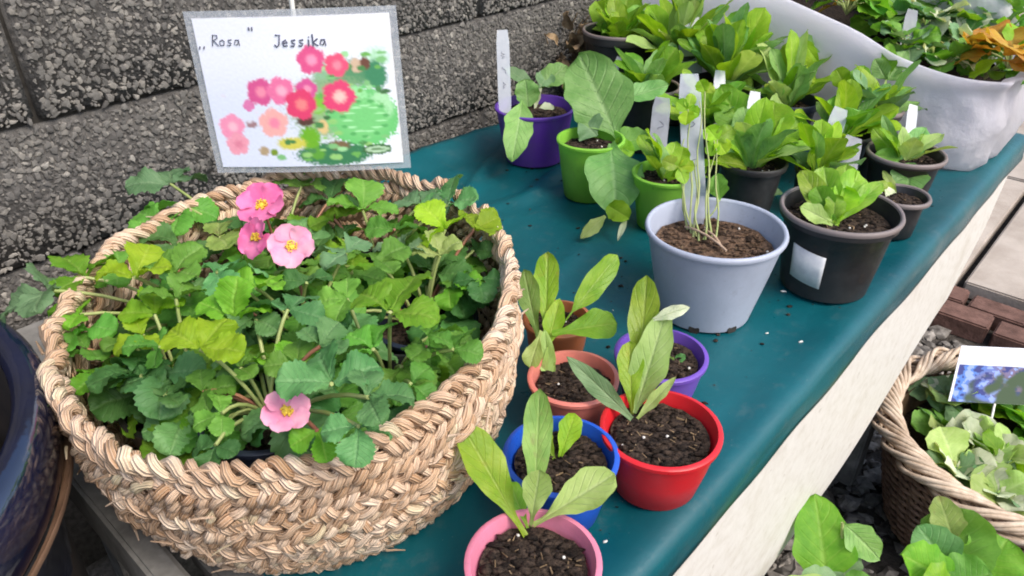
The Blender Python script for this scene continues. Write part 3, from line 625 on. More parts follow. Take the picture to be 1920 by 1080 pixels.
hubs = [((-0.3148,0.4287,0.76),0.0282,200,'grey',-8),((-0.2588,0.4379,0.765),0.0227,95,'yg',25),((-0.3035,0.4544,0.755),0.022,150,'bright',5),((-0.2335,0.4414,0.765),0.0221,60,'mid',5),((-0.2014,0.4366,0.77),0.0247,15,'blue',-8),((-0.1781,0.3935,0.76),0.0225,85,'bright',45),((-0.1408,0.3908,0.77),0.0208,75,'blue',5),((-0.1635,0.3935,0.76),0.0177,240,'blue',-15),((-0.2349,0.407,0.755),0.0182,110,'yg',5),((-0.2373,0.3911,0.75),0.0151,220,'yg',0),((-0.1777,0.3422,0.775),0.0219,70,'yg',8),((-0.2997,0.6044,0.76),0.029,120,'grey',10),((-0.2771,0.5719,0.755),0.027,270,'mid',-30),((-0.2659,0.5243,0.745),0.0255,250,'dark',-5),((-0.2329,0.524,0.75),0.0237,20,'olive',0),((-0.2862,0.4131,0.74),0.0187,260,'mid',-10),((-0.0731,0.3729,0.78),0.0263,60,'bright',5),((-0.0966,0.4598,0.765),0.0205,40,'mid',5),((-0.1219,0.4803,0.76),0.0204,160,'grey',0),((-0.0811,0.4843,0.76),0.0182,100,'grey',0),((-0.1244,0.5617,0.755),0.0267,100,'mid',10),((-0.0766,0.5719,0.755),0.0252,60,'grey',5),((-0.0531,0.5615,0.76),0.023,70,'blue',15),((-0.0511,0.5089,0.765),0.0221,150,'yg',15),((-0.0291,0.5185,0.76),0.0183,30,'yg',15),((-0.0537,0.4852,0.755),0.0183,110,'pale',20),((-0.0306,0.5202,0.74),0.0153,60,'dark',0),((-0.0247,0.4754,0.74),0.0183,280,'dark',-20),((-0.1417,0.439,0.76),0.0169,100,'dark',0),((-0.0821,0.3556,0.765),0.0196,150,'mid',-5),((-0.036,0.369,0.755),0.017,60,'mid',0),((-0.0536,0.3785,0.75),0.0148,250,'mid',-10),((-0.1121,0.3515,0.77),0.0162,60,'blue',5),((-0.0926,0.2991,0.785),0.0225,115,'blue',20),((-0.0722,0.2886,0.785),0.0177,20,'blue',0),((-0.0763,0.2781,0.775),0.0159,275,'blue',-25),((-0.1017,0.2912,0.76),0.0128,290,'bright',-20),((-0.1264,0.3467,0.76),0.015,100,'mid',10),((-0.1647,0.3218,0.745),0.0139,200,'mid',-5),((-0.1625,0.3014,0.74),0.0134,260,'dark',-15),((-0.2289,0.3617,0.74),0.0164,120,'dark',0),((-0.2064,0.343,0.74),0.0159,40,'dark',0),((-0.1822,0.3405,0.745),0.0151,20,'mid',0),((-0.1643,0.3569,0.75),0.0142,30,'mid',0),((-0.2213,0.3785,0.75),0.0168,200,'mid',0),((-0.2907,0.4779,0.75),0.0182,200,'mid',0),((-0.125,0.4144,0.75),0.0164,330,'dark',0),((-0.1418,0.3569,0.75),0.0155,70,'bright',10),((-0.2794,0.3958,0.735),0.0176,230,'mid',5),((-0.2603,0.3742,0.73),0.0156,240,'bright',10),((-0.2943,0.4218,0.745),0.016,200,'bright',0),((-0.2526,0.3979,0.74),0.0154,160,'mid',0),((-0.161,0.6035,0.745),0.0237,90,'dark',0),((-0.1904,0.621,0.75),0.0212,80,'mid',0),((-0.095,0.5377,0.75),0.0216,90,'mid',0),((-0.1545,0.4627,0.75),0.0193,60,'mid',0),((-0.1715,0.4241,0.765),0.0186,70,'bright',10),((-0.0595,0.3418,0.75),0.015,330,'mid',-10),((-0.22,0.4109,0.765),0.0189,100,'mid',10),((-0.1103,0.4187,0.76),0.0178,180,'mid',0),((-0.2887,0.5471,0.75),0.0219,140,'mid',0)]
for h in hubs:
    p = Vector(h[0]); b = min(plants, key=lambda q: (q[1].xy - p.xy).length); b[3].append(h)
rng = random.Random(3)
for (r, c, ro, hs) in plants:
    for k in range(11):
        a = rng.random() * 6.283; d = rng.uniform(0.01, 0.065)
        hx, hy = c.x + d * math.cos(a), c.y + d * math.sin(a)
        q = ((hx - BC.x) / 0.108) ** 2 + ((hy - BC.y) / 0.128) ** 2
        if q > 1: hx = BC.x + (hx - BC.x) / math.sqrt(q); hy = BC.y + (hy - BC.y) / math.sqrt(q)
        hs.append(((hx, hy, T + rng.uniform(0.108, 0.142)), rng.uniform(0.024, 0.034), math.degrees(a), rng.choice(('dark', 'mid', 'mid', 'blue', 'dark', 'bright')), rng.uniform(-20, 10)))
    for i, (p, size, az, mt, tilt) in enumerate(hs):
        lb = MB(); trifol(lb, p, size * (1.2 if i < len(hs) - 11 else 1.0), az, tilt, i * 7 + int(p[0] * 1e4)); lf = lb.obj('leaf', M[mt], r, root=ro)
        st = MB(); b = c + Vector((rng.uniform(-0.006, 0.006), rng.uniform(-0.006, 0.006), 0)); st.tube(arc(b, p, 0.02, 7), [0.0013] * 7, 5)
        st.obj('leaf_stalk', M['redstalk'] if i % 4 == 3 else M['stalk'], r, root=ro)
def flower(r, ro, base, cpt, size, face, mt, seed):
    cpt = Vector(cpt); f = Vector(face).normalized(); a = f.orthogonal().normalized(); b = f.cross(a)
    cb = MB(); rng = random.Random(seed)
    cb.blob(cpt + f * size * 0.05, size * 0.15, (1, 1, 0.8), seed=seed, sub=2, am=0.2)
    for k in range(40):
        an = rng.random() * 6.283; q = size * 0.24 * math.sqrt(rng.random()); pp = cpt + (a * math.cos(an) + b * math.sin(an)) * q
        cb.tube([pp, pp + f * size * 0.17], [0.0004, 0.0007], 4)
    fo = cb.obj('flower', M['pollen'], r, root=ro)
    for k in range(6):
        an = 6.283 * k / 6 + rng.uniform(-0.15, 0.15) + seed; d = (a * math.cos(an) + b * math.sin(an)) + f * rng.uniform(0.1, 0.4); pb = MB()
        blade(pb, cpt + d * size * 0.08, cpt + d.normalized() * size, size * 0.92, f, 'ob', -0.06, 0.12, 0.05, 10, 6, seed=rng.random() * 6)
        pb.obj('petal', M[mt], fo, root=ro)
    st = MB(); st.tube(arc(base, cpt - f * 0.002, 0.015), 0.0012, 5); st.obj('flower_stalk', M['redstalk'], r, root=ro)
for i, (c, sz, mt, pi, face) in enumerate((
    ((-0.195,0.5284,0.775), 0.0208, 'petal', 5, (-0.05, -0.55, 0.9)), ((-0.1911,0.4942,0.765), 0.0168, 'petal', 5, (-0.5, -0.7, 0.6)),
    ((-0.1575,0.4683,0.772), 0.0175, 'petalpale', 5, (0.25, -0.75, 0.65)), ((-0.1171,0.2944,0.77), 0.0133, 'petalpale', 1, (0.25, -0.35, 0.9)))):
    r, b, ro, _ = plants[pi]; flower(r, ro, b, c, sz, face, mt, i + 1)

# ---------------------------------------------------------------- picture sign on a stick
SG = ((-0.1752,0.6132,0.8375),(0.9996,0.0017,0.0276),(-0.0277,0.0599,0.9978),0.1582,0.1235)
sc_, ux, uy = Vector(SG[0]), Vector(SG[1]), Vector(SG[2]); sw, sh = SG[3], SG[4]; un = ux.cross(uy).normalized()
if un.y > 0: un = -un
sbase = Vector((-0.1832,0.6414,0.712))
sign = thing('picture_sign', 'laminated sign with pink strawberry flower picture on a thin stick in basket', 'sign', tuple(sbase)); sro = tuple(sbase)
def plate(mb, w, h, off, th, nx=10, ny=8, dx=0.0, dy=0.0):
    def pt(u, v, d): return sc_ + ux * ((u - 0.5) * w + dx) + uy * ((v - 0.5) * h + dy) + un * (off + d + 0.004 * math.sin(u * 3.14) - 0.002 * v * v)
    F_ = [[pt(i / nx, j / ny, th) for j in range(ny + 1)] for i in range(nx + 1)]; B_ = [[pt(i / nx, j / ny, 0) for j in range(ny + 1)] for i in range(nx + 1)]
    mb.quadgrid(F_); mb.quadgrid(B_)
    ring = lambda G: [G[i][0] for i in range(nx + 1)] + [G[nx][j] for j in range(1, ny + 1)] + [G[i][ny] for i in range(nx - 1, -1, -1)] + [G[0][j] for j in range(ny - 1, 0, -1)]
    mb.quadgrid([ring(F_), ring(B_)], closed=True)
q = MB(); plate(q, sw * 1.075, sh * 1.085, -0.0016, 0.0007); q.obj('laminate_pouch', M['pouch'], sign, root=sro)
q = MB(); plate(q, sw, sh, -0.0007, 0.0008); q.obj('paper', M['sticker'], sign, root=sro)
NX, NY = 150, 118; q = MB()
def ppt(u, v): return sc_ + ux * (u - 0.5) * sw * 0.992 + uy * (v - 0.5) * sh * 0.992 + un * (0.0006 + 0.004 * math.sin(u * 3.14) - 0.002 * v * v)
q.quadgrid([[ppt(i / NX, 1 - j / NY) for j in range(NY + 1)] for i in range(NX + 1)])
po = q.obj('printed_picture', M['print'], sign, root=sro)
def tou(X, Y):
    xl = 80 + (Y - 80) * 0.157; xr = 1265 + (Y - 95) * 0.04; return (X - xl) / (xr - xl), (Y - 88) / 890
blobs = []                                                   # (u, v, ru, rv, colour, softness) of the printed photograph, later ones on top
def pb_(X, Y, rx, ry, c, soft=0.25): u, v = tou(X, Y); blobs.append((u, v, rx / 1110, ry / 890, c, soft))
pb_(1180, 330, 110, 90, (0.45, 0.72, 0.5), 0.8); pb_(1050, 420, 150, 110, (0.10, 0.28, 0.14), 0.5); pb_(1170, 430, 80, 110, (0.06, 0.24, 0.12), 0.4)
pb_(900, 480, 140, 120, (0.07, 0.20, 0.09), 0.6); pb_(1060, 370, 45, 50, (0.62, 0.45, 0.32), 0.3); pb_(1110, 360, 35, 45, (0.16, 0.07, 0.05), 0.4)
pb_(850, 400, 70, 90, (0.25, 0.48, 0.30), 0.6); pb_(870, 700, 190, 120, (0.16, 0.30, 0.08), 0.7)
pb_(900, 620, 330, 250, (0.30, 0.45, 0.24), 0.55); pb_(1080, 680, 225, 200, (0.16, 0.55, 0.18), 0.10); pb_(1040, 560, 90, 80, (0.32, 0.72, 0.33), 0.3); pb_(1190, 620, 90, 110, (0.42, 0.74, 0.42), 0.4); pb_(1110, 690, 30, 40, (0.03, 0.15, 0.04), 0.4)
for k in range(9):
    a = 0.4 + k * 0.7; pb_(1085 + 95 * math.cos(a), 675 + 85 * math.sin(a), 50, 16, (0.36, 0.78, 0.36), 0.5)
pb_(900, 905, 260, 85, (0.05, 0.20, 0.09), 0.25); pb_(760, 800, 80, 90, (0.16, 0.42, 0.03), 0.4); pb_(840, 730, 40, 55, (0.72, 0.52, 0.24), 0.4); pb_(740, 690, 70, 45, (0.10, 0.05, 0.04), 0.5)
pb_(650, 830, 110, 50, (0.62, 0.58, 0.10), 0.4); pb_(930, 850, 80, 40, (0.20, 0.13, 0.07), 0.5); pb_(480, 875, 40, 40, (0.45, 0.33, 0.20), 0.5); pb_(540, 885, 30, 30, (0.2, 0.3, 0.03), 0.5); pb_(820, 590, 60, 80, (0.22, 0.52, 0.06), 0.5)
pb_(800, 900, 60, 50, (0.12, 0.35, 0.05), 0.5); pb_(410, 705, 45, 30, (0.35, 0.2, 0.22), 0.5)
prng = random.Random(8)
for k in range(90):
    X_ = prng.uniform(560, 1230); Y_ = prng.uniform(300, 940)
    if X_ < 720 + (940 - Y_) * 0.25 and Y_ < 800: continue
    pb_(X_, Y_, prng.uniform(14, 45), prng.uniform(8, 26), prng.choice(((0.08, 0.24, 0.08), (0.16, 0.42, 0.10), (0.30, 0.56, 0.18), (0.06, 0.16, 0.06), (0.22, 0.50, 0.20), (0.34, 0.66, 0.32))), 0.5)
pb_(1080, 690, 190, 150, (0.19, 0.58, 0.20), 0.35)
for k in range(11):
    a = 0.2 + k * 0.57; pb_(1090 + 100 * math.cos(a), 690 + 80 * math.sin(a), 44, 9, (0.40, 0.78, 0.40), 0.6); pb_(1090 + 130 * math.cos(a + 0.25), 690 + 110 * math.sin(a + 0.25), 26, 14, (0.10, 0.40, 0.12), 0.6)
for k in range(14):
    X_ = prng.uniform(230, 700); Y_ = prng.uniform(430, 860); pb_(X_, Y_, 26, 18, (0.72, 0.70, 0.80), 0.9)
for X, Y, rr_, c, ce in [(q_[0], q_[1], q_[2] * 1.18, q_[3], q_[4]) for q_ in ((400, 590, 34, (0.70, 0.20, 0.42), None), (790, 330, 78, (0.72, 0.10, 0.26), (0.88, 0.32, 0.48)), (940, 365, 66, (0.80, 0.10, 0.20), (0.92, 0.26, 0.34)), (475, 510, 78, (0.66, 0.10, 0.28), (0.90, 0.28, 0.40)), (600, 505, 78, (0.80, 0.18, 0.36), (0.92, 0.42, 0.55)),
    (755, 500, 60, (0.66, 0.10, 0.30), (0.85, 0.30, 0.45)), (715, 590, 88, (0.72, 0.06, 0.16), (0.92, 0.24, 0.24)), (945, 550, 92, (0.74, 0.07, 0.18), (0.95, 0.55, 0.50)), (545, 700, 84, (0.85, 0.42, 0.40), (0.90, 0.25, 0.38)), (290, 720, 74, (0.86, 0.30, 0.46), (0.90, 0.50, 0.60)), (320, 830, 66, (0.84, 0.34, 0.44), (0.74, 0.24, 0.34)))]:
    for k in range(5):
        a = k * 1.2566 + X; pb_(X + rr_ * 0.45 * math.cos(a), Y + rr_ * 0.45 * math.sin(a), rr_ * 0.58, rr_ * 0.58, c, 0.35)
    if ce: pb_(X + 5, Y, rr_ * 0.5, rr_ * 0.5, ce, 0.7)
pb_(1155, 885, 98, 36, (0.05, 0.14, 0.05), 0.15); pb_(1155, 885, 82, 25, (0.45, 0.62, 0.42), 0.3); pb_(1155, 885, 60, 9, (0.16, 0.28, 0.14), 0.5)
ca = po.data.color_attributes.new('print', 'FLOAT_COLOR', 'POINT'); cols = []
for i in range(NX + 1):
    for j in range(NY + 1):
        u, v = i / NX, j / NY; n1 = noise.noise(Vector((u * 70, v * 60, 0))) * 0.06
        c = [0.80, 0.82, 0.90]
        k = sst(0.18, 0.6, v) * sst(0.9, 0.3, u) * 0.10; c = [c[0] - k, c[1] - k * 0.8, c[2] - k * 0.1]
        for bu, bv, ru, rv, cc, so in blobs:
            dx = (u - bu) / ru; dy = (v - bv) / rv
            if abs(dx) > 1.4 or abs(dy) > 1.4: continue
            d = math.sqrt(dx * dx + dy * dy) + n1 * 3.2
            if d < 1:
                w = 1 - sst(1 - so, 1.0, d)
                c = [c[q] * (1 - w) + cc[q] * w for q in range(3)]
        cols += [min(1, max(0, c[0] * (1 + n1))), min(1, max(0, c[1] * (1 + n1))), min(1, max(0, c[2] * (1 + n1))), 1]
ca.data.foreach_set('color', cols)
# handwriting
GL = {',': [[(0.2, 0.15), (0.1, -0.15)]], '"': [[(0.1, 1.1), (0.15, 0.8)], [(0.4, 1.1), (0.45, 0.8)]], 'R': [[(0.1, 0), (0.15, 1), (0.55, 0.95), (0.6, 0.7), (0.2, 0.5), (0.7, 0)]], 'o': [[(0.4, 0.55), (0.1, 0.4), (0.15, 0.05), (0.5, 0.05), (0.55, 0.4), (0.35, 0.55)]],
 's': [[(0.55, 0.55), (0.2, 0.5), (0.25, 0.32), (0.5, 0.22), (0.4, 0.02), (0.1, 0.05)]], 'a': [[(0.55, 0.5), (0.2, 0.5), (0.1, 0.15), (0.35, 0.05), (0.55, 0.45), (0.6, 0)]], 'J': [[(0.2, 1), (0.6, 1), (0.5, 0.15), (0.3, 0), (0.1, 0.2)]], 'e': [[(0.1, 0.3), (0.55, 0.35), (0.4, 0.58), (0.12, 0.4), (0.2, 0.05), (0.55, 0.1)]],
 'i': [[(0.3, 0.55), (0.32, 0)], [(0.32, 0.8), (0.34, 0.74)]], 'k': [[(0.15, 1), (0.2, 0)], [(0.6, 0.6), (0.2, 0.3), (0.65, 0)]]}
lt = MB()
def write(txt, X, Y, sc, thick):
    x = X
    for ch in txt:
        for stq in GL[ch]:
            pts = []
            for a, b in stq:
                u, v = tou(x + a * sc, Y - b * sc); pts.append(ppt(0.5 + (u - 0.5) / 0.992, 1 - v) + un * 0.0005)
            lt.tube(pts, thick, 5)
        x += sc * (0.72 if ch not in ',i"' else 0.5)
write(',,', 118, 248, 52, 0.0005); write('Rosa', 200, 238, 62, 0.0004); write('"', 425, 205, 62, 0.00055); write('Jessika', 575, 250, 66, 0.0006)
lt.obj('lettering', M['ink'], sign, root=sro)
q = MB(); tp = sc_ + uy * sh * 0.72 - un * 0.005 - ux * (-0.003); q.tube([sbase - Vector((0, 0, 0.04)), sbase, sc_ - un * 0.0055 + uy * 0.0, tp], 0.0021, 8); q.obj('stick', M['stem_white'], sign, root=sro)

# ---------------------------------------------------------------- pots standing on the table
def bushy(r, ro, c, n, ln, w, mats, profs=('lett', 'ovate'), el=(0.25, 1.25), seed=1):
    rng = random.Random(seed); c = Vector(c)
    for k in range(n):
        a = k * 2.4 + rng.uniform(-0.5, 0.5); e = rng.uniform(*el); l = ln * rng.uniform(0.65, 1.15); d = Vector((math.cos(a) * math.cos(e), math.sin(a) * math.cos(e), math.sin(e)))
        side = Vector((-math.sin(a), math.cos(a), 0)); up = side.cross(d).normalized()
        if up.z < 0: up = -up
        up = (up + side * rng.uniform(-0.5, 0.5)).normalized(); b = c + Vector((math.cos(a), math.sin(a), 0)) * 0.004
        lb = MB(); blade(lb, b, b + d * l, w * rng.uniform(0.75, 1.2), up, rng.choice(profs), 0.12, 0.28, 0.06, 16, 8, seed=rng.random() * 9); lb.obj('leaf', M[rng.choice(mats)], r, root=ro)
def potted(name, label, cat, pos, mt, leaves=(), group='small pots on the teal sheet', extra=None, **kw):
    x, y, R, H = pos; ro = (x, y, T + 0.003)
    r = thing(name, label, cat, ro, group)
    zs = make_pot(r, ro, x, y, R, H - 0.003, mt, T + 0.003, seed=int(x * 977 + y * 331) % 97, **kw)
    add_leaves(r, ro, leaves)
    if extra: bushy(r, ro, (x, y, zs), *extra, seed=int(x * 500 + y * 900))
    return r, ro, zs
potted('potted_lettuce', 'pink pot with broad leaved lettuce seedling at the table front', 'potted plant', (0.0125,0.2873,0.0389,0.062), 'pl_pink', [((0.0083,0.312,0.6532),(-0.031,0.3533,0.706),0.0267,(0.0186,-0.5451,0.8382),'spat','lettr',-0.04),((0.0128,0.318,0.6485),(0.0184,0.3856,0.7105),0.0201,(-0.0291,-0.6548,0.7552),'spat','olive',-0.06),((0.0132,0.3135,0.6612),(0.0636,0.3305,0.6883),0.025,(-0.0702,-0.589,0.8051),'spat','pale',0.05),((0.0115,0.3125,0.6624),(0.0169,0.3283,0.6942),0.0183,(-0.0275,-0.6206,0.7837),'spat','pale',0.03),((0.01,0.3167,0.655),(-0.0017,0.3417,0.6685),0.0136,(-0.007,-0.5563,0.831),'spat','lett',0.05)], lip=0.001, ncr=170)
potted('potted_lettuce', 'red pot with upright pale lettuce leaves, right end of the front row', 'potted plant', (0.1076,0.4035,0.0423,0.06), 'pl_red', [((0.0938,0.4305,0.6514),(0.1067,0.5059,0.7258),0.0239,(-0.1595,-0.7453,0.6474),'spat','lett',-0.05),((0.0922,0.426,0.6527),(0.1192,0.4796,0.7119),0.0284,(-0.1701,-0.7287,0.6634),'ovate','pale',-0.03),((0.1089,0.4748,0.7043),(0.1353,0.4733,0.717),0.0106,(-0.1417,-0.5502,0.8229),'lance','white',0.12),((0.0892,0.4194,0.6534),(0.0405,0.444,0.6927),0.0159,(-0.1027,-0.6835,0.7227),'lance','grey',0.06),((0.093,0.4185,0.6542),(0.1213,0.4328,0.6825),0.0095,(-0.1603,-0.637,0.754),'lance','pale',0.02),((0.0902,0.4239,0.6493),(0.0904,0.4661,0.6903),0.0203,(-0.1453,-0.7158,0.683),'spat','lettr',0.02)], lip=0.001, ncr=190)
potted('potted_lettuce', 'bright blue pot behind the pink one with a small yellow green leaf', 'potted plant', (0.0339,0.3767,0.0387,0.06), 'pl_blue', [((0.0317,0.3775,0.648),(0.0451,0.4058,0.6706),0.0166,(-0.0629,-0.642,0.7641),'spat','yg',0.03),((0.0317,0.3775,0.648),(0.019,0.3992,0.6639),0.0128,(-0.0416,-0.637,0.7698),'spat','lett',0.0)], lip=0.001, ncr=150)
potted('potted_lettuce', 'salmon pink pot by the basket with the tallest lettuce seedling', 'potted plant', (0.0485,0.464,0.0346,0.058), 'pl_salmon', [((0.0274,0.5004,0.6653),(0.0307,0.5611,0.7162),0.0225,(-0.0433,-0.7911,0.6101),'spat','lettr',-0.02),((0.0309,0.5004,0.6653),(0.0908,0.5596,0.7138),0.0207,(-0.087,-0.7579,0.6465),'stalked','lett',0.06),((0.0327,0.4983,0.6749),(0.0871,0.5096,0.6771),0.0272,(-0.0834,-0.7014,0.7079),'spat','bright',0.06),((0.0229,0.4969,0.6624),(0.01,0.5488,0.7059),0.0197,(-0.0237,-0.7531,0.6575),'spat','olive',0.04),((0.0238,0.4953,0.6797),(0.0142,0.4765,0.6562),0.0164,(-0.0269,-0.687,0.7262),'spat','pale',0.04),((0.0285,0.4945,0.6642),(0.0403,0.5271,0.6901),0.0177,(-0.0518,-0.7699,0.636),'lance','lettr',0.02),((0.0296,0.4747,0.6411),(0.0271,0.5011,0.6767),0.0148,(-0.0431,-0.7425,0.6685),'lance','pale',0.0),((0.0269,0.471,0.6358),(0.0323,0.4952,0.6691),0.0113,(-0.045,-0.7342,0.6775),'lance','olive',0.0)], lip=0.001, ncr=120)
potted('potted_seedling', 'violet pot beside the pale grey pot holding bare dark soil', 'plant pot', (0.1242,0.498,0.0373,0.055), 'pl_violet', [((0.1364,0.4979,0.645),(0.1454,0.5015,0.6507),0.0081,(-0.1681,-0.5959,0.7852),'ovate','dark',0.02),((0.1364,0.4979,0.645),(0.1297,0.5003,0.6488),0.0063,(-0.159,-0.5962,0.7869),'ovate','olive',0.02)], lip=0.001, ncr=110)
potted('potted_seedling', 'small orange terracotta coloured pot half hidden behind tall lettuce leaves', 'plant pot', (0.0404,0.5508,0.0295,0.055), 'pl_orange', (), lip=0.001, ncr=60)
# pale grey pot with thin sprouts
r, ro, zs = potted('potted_seedling', 'large pale grey plastic pot with thin leggy sprouts and dry soil', 'potted plant', (0.1961,0.6393,0.065,0.1), 'pl_grey', [((0.1792,0.7458,0.7798),(0.1683,0.7502,0.7868),0.0142,(-0.1792,-0.7713,0.6108),'round','yg',0),((0.1792,0.7458,0.7798),(0.1924,0.7429,0.7752),0.0142,(-0.1909,-0.7649,0.6152),'round','yg',0),((0.1803,0.745,0.7784),(0.177,0.7323,0.7677),0.0163,(-0.1844,-0.7625,0.6202),'round','yg',0),((0.1803,0.7464,0.7808),(0.1847,0.7545,0.7937),0.012,(-0.2048,-0.8419,0.4994),'round','lett',0),((0.1683,0.7055,0.7342),(0.1521,0.7089,0.7396),0.0162,(-0.167,-0.7371,0.6548),'round','lett',0),((0.1683,0.7055,0.7342),(0.1737,0.7161,0.7511),0.0183,(-0.1779,-0.7395,0.6492),'round','yg',0),((0.1683,0.7055,0.7342),(0.1845,0.7055,0.7342),0.0151,(-0.183,-0.7321,0.6562),'round','yg',0),((0.1683,0.7049,0.7332),(0.1748,0.6942,0.7199),0.0151,(-0.1782,-0.7268,0.6633),'ovate','lett',0),((0.2104,0.7293,0.7534),(0.1995,0.7363,0.7645),0.0197,(-0.2287,-0.8179,0.5279),'round','yg',0),((0.2104,0.7293,0.7534),(0.2268,0.7357,0.7636),0.0186,(-0.243,-0.8142,0.5272),'round','lett',0),((0.2104,0.7293,0.7534),(0.2197,0.7218,0.7414),0.0186,(-0.2186,-0.7374,0.6391),'round','yg',0),((0.2104,0.7293,0.7534),(0.2011,0.7206,0.7395),0.0142,(-0.2097,-0.7387,0.6406),'round','yg',0),((0.1978,0.7554,0.7951),(0.1924,0.7618,0.8053),0.0142,(-0.2179,-0.8472,0.4845),'round','yg',0),((0.1978,0.7554,0.7951),(0.2066,0.7589,0.8007),0.0131,(-0.2254,-0.8441,0.4865),'round','lett',0),((0.2103,0.6875,0.7053),(0.2076,0.7018,0.7282),0.0205,(-0.2356,-0.783,0.5757),'ovate','mid',0.05)], soilmat='drysoil', feet=True, ncr=220, taper=0.70, lip=0.001, fill=0.80, rim='pl_grey')
for a, b in [((0.179,0.6606,0.68),(0.1803,0.7458,0.7798)),((0.1831,0.655,0.68),(0.1705,0.7148,0.7302)),((0.1944,0.6606,0.68),(0.2104,0.7293,0.7534)),((0.1985,0.655,0.68),(0.1978,0.7554,0.7951)),((0.1799,0.655,0.68),(0.1924,0.7502,0.7868)),((0.2014,0.6516,0.68),(0.2066,0.7293,0.7534)),((0.1899,0.6472,0.68),(0.2,0.7328,0.759)),((0.1829,0.6439,0.68),(0.1885,0.7183,0.7358)),((0.1883,0.6494,0.68),(0.2131,0.6966,0.701)),((0.1769,0.6663,0.68),(0.1765,0.7299,0.7543))]:
    st = MB(); st.tube([q_ + Vector((0.0018 * math.sin(i_ * 1.3 + a[0] * 900), 0.0018 * math.sin(i_ * 1.7 + a[1] * 700), 0)) * (1 if 0 < i_ < 8 else 0) for i_, q_ in enumerate(arc(a, b, 0.0, 9, (0.006 * math.sin(a[0] * 5000), 0.004, 0)))], [0.0012, 0.001, 0.0009, 0.0011, 0.0008, 0.0008, 0.0007, 0.0007, 0.0006], 6); st.obj('stem', M['stalk'], r, root=ro)
for a, b in [((0.175,0.6722,0.683),(0.2026,0.6171,0.686)),((0.1921,0.6641,0.683),(0.1996,0.6254,0.686))]:
    st = MB(); st.tube(arc(a, b, 0.008, 7), 0.0013, 5); st.obj('dead_stem', M['straw'], r, root=ro)
# black pot with a white sticker
pp = (0.3368,0.6904,0.0583,0.095)
r, ro, zs = potted('potted_lettuce', 'black pot with blank white sticker and a light green lettuce', 'potted plant', pp, 'pl_black', [((0.3273,0.68,0.682),(0.3024,0.7281,0.7211),0.0253,(-0.3473,-0.7767,0.5255),'lett','lett',0.02),((0.3273,0.68,0.682),(0.3297,0.7373,0.7208),0.0277,(-0.3699,-0.7979,0.476),'lett','lett',-0.04),((0.3273,0.68,0.682),(0.3549,0.7404,0.722),0.0255,(-0.37,-0.7704,0.5192),'lett','lett',-0.04),((0.3273,0.68,0.682),(0.3638,0.7269,0.7192),0.0319,(-0.3761,-0.7657,0.5218),'lett','lett',0.04),((0.3273,0.68,0.682),(0.3838,0.7136,0.713),0.0186,(-0.3729,-0.7309,0.5716),'lett','lett',0.08),((0.3273,0.68,0.682),(0.292,0.6856,0.6985),0.0195,(-0.3195,-0.7045,0.6337),'lett','pale',0.08),((0.3273,0.68,0.682),(0.3442,0.7088,0.7092),0.035,(-0.3807,-0.7873,0.485),'lett','yg',0.0),((0.3273,0.68,0.682),(0.3131,0.7076,0.711),0.0251,(-0.366,-0.793,0.4871),'lett','bright',0.02),((0.3273,0.68,0.682),(0.3295,0.6959,0.7074),0.0217,(-0.3756,-0.787,0.4894),'lett','lett',0.02)], rim='rimwear', ncr=190, taper=0.76)
def on_pot(cx, cy, R, H, a0, a1, z0, z1, off=0.0012, taper=0.76, n=8):
    rows = []
    for i in range(n + 1):
        a = a0 + (a1 - a0) * i / n; row = []
        for z in (z0, (z0 + z1) / 2, z1):
            rad = R * taper + (R - 0.004 - R * taper) * (z / H) + off; zz = z - 0.004 * (i / n) ; row.append((cx + rad * math.cos(a), cy + rad * math.sin(a), T + zz))
        rows.append(row)
    return rows
sk = MB(); g1 = on_pot(pp[0], pp[1], pp[2], pp[3], math.radians(-158), math.radians(-118), 0.028, 0.066); sk.quadgrid(g1); so = sk.obj('sticker', M['sticker'], r, root=ro)
smd = so.modifiers.new('thick', 'SOLIDIFY'); smd.thickness = 0.0008
# purple pot at the back
potted('potted_squash', 'purple pot against the wall with drooping squash leaf and clear label', 'potted plant', (0.0328,1.0449,0.0557,0.085), 'pl_purple', [((0.0149,1.0204,0.7007),(0.0,0.9466,0.6392),0.041,(-0.0061,-0.8111,0.5849),'ovate','seed',0.12),((0.0434,1.0928,0.6958),(0.082,1.1319,0.7187),0.0366,(-0.0401,-0.7117,0.7013),'ovate','seed',0.02),((0.0313,1.0859,0.7018),(-0.0117,1.0992,0.7231),0.0235,(-0.0054,-0.6004,0.7997),'ovate','grey',0.02),((0.0234,1.0664,0.6763),(0.0194,1.0809,0.7127),0.0358,(-0.0158,-0.7955,0.6058),'round','seed',0.02),((0.0391,1.0681,0.6733),(0.0626,1.0673,0.672),0.0188,(-0.0278,-0.5837,0.8115),'ovate','white',0.0),((0.0337,1.0702,0.671),(0.041,1.1,0.7055),0.0126,(-0.0298,-0.8657,0.4997),'lance','white',0.0),((0.0409,1.0898,0.6967),(0.0557,1.1163,0.7127),0.0317,(-0.0311,-0.7101,0.7034),'ovate','grey',0.0)], lip=0.001, ncr=110)
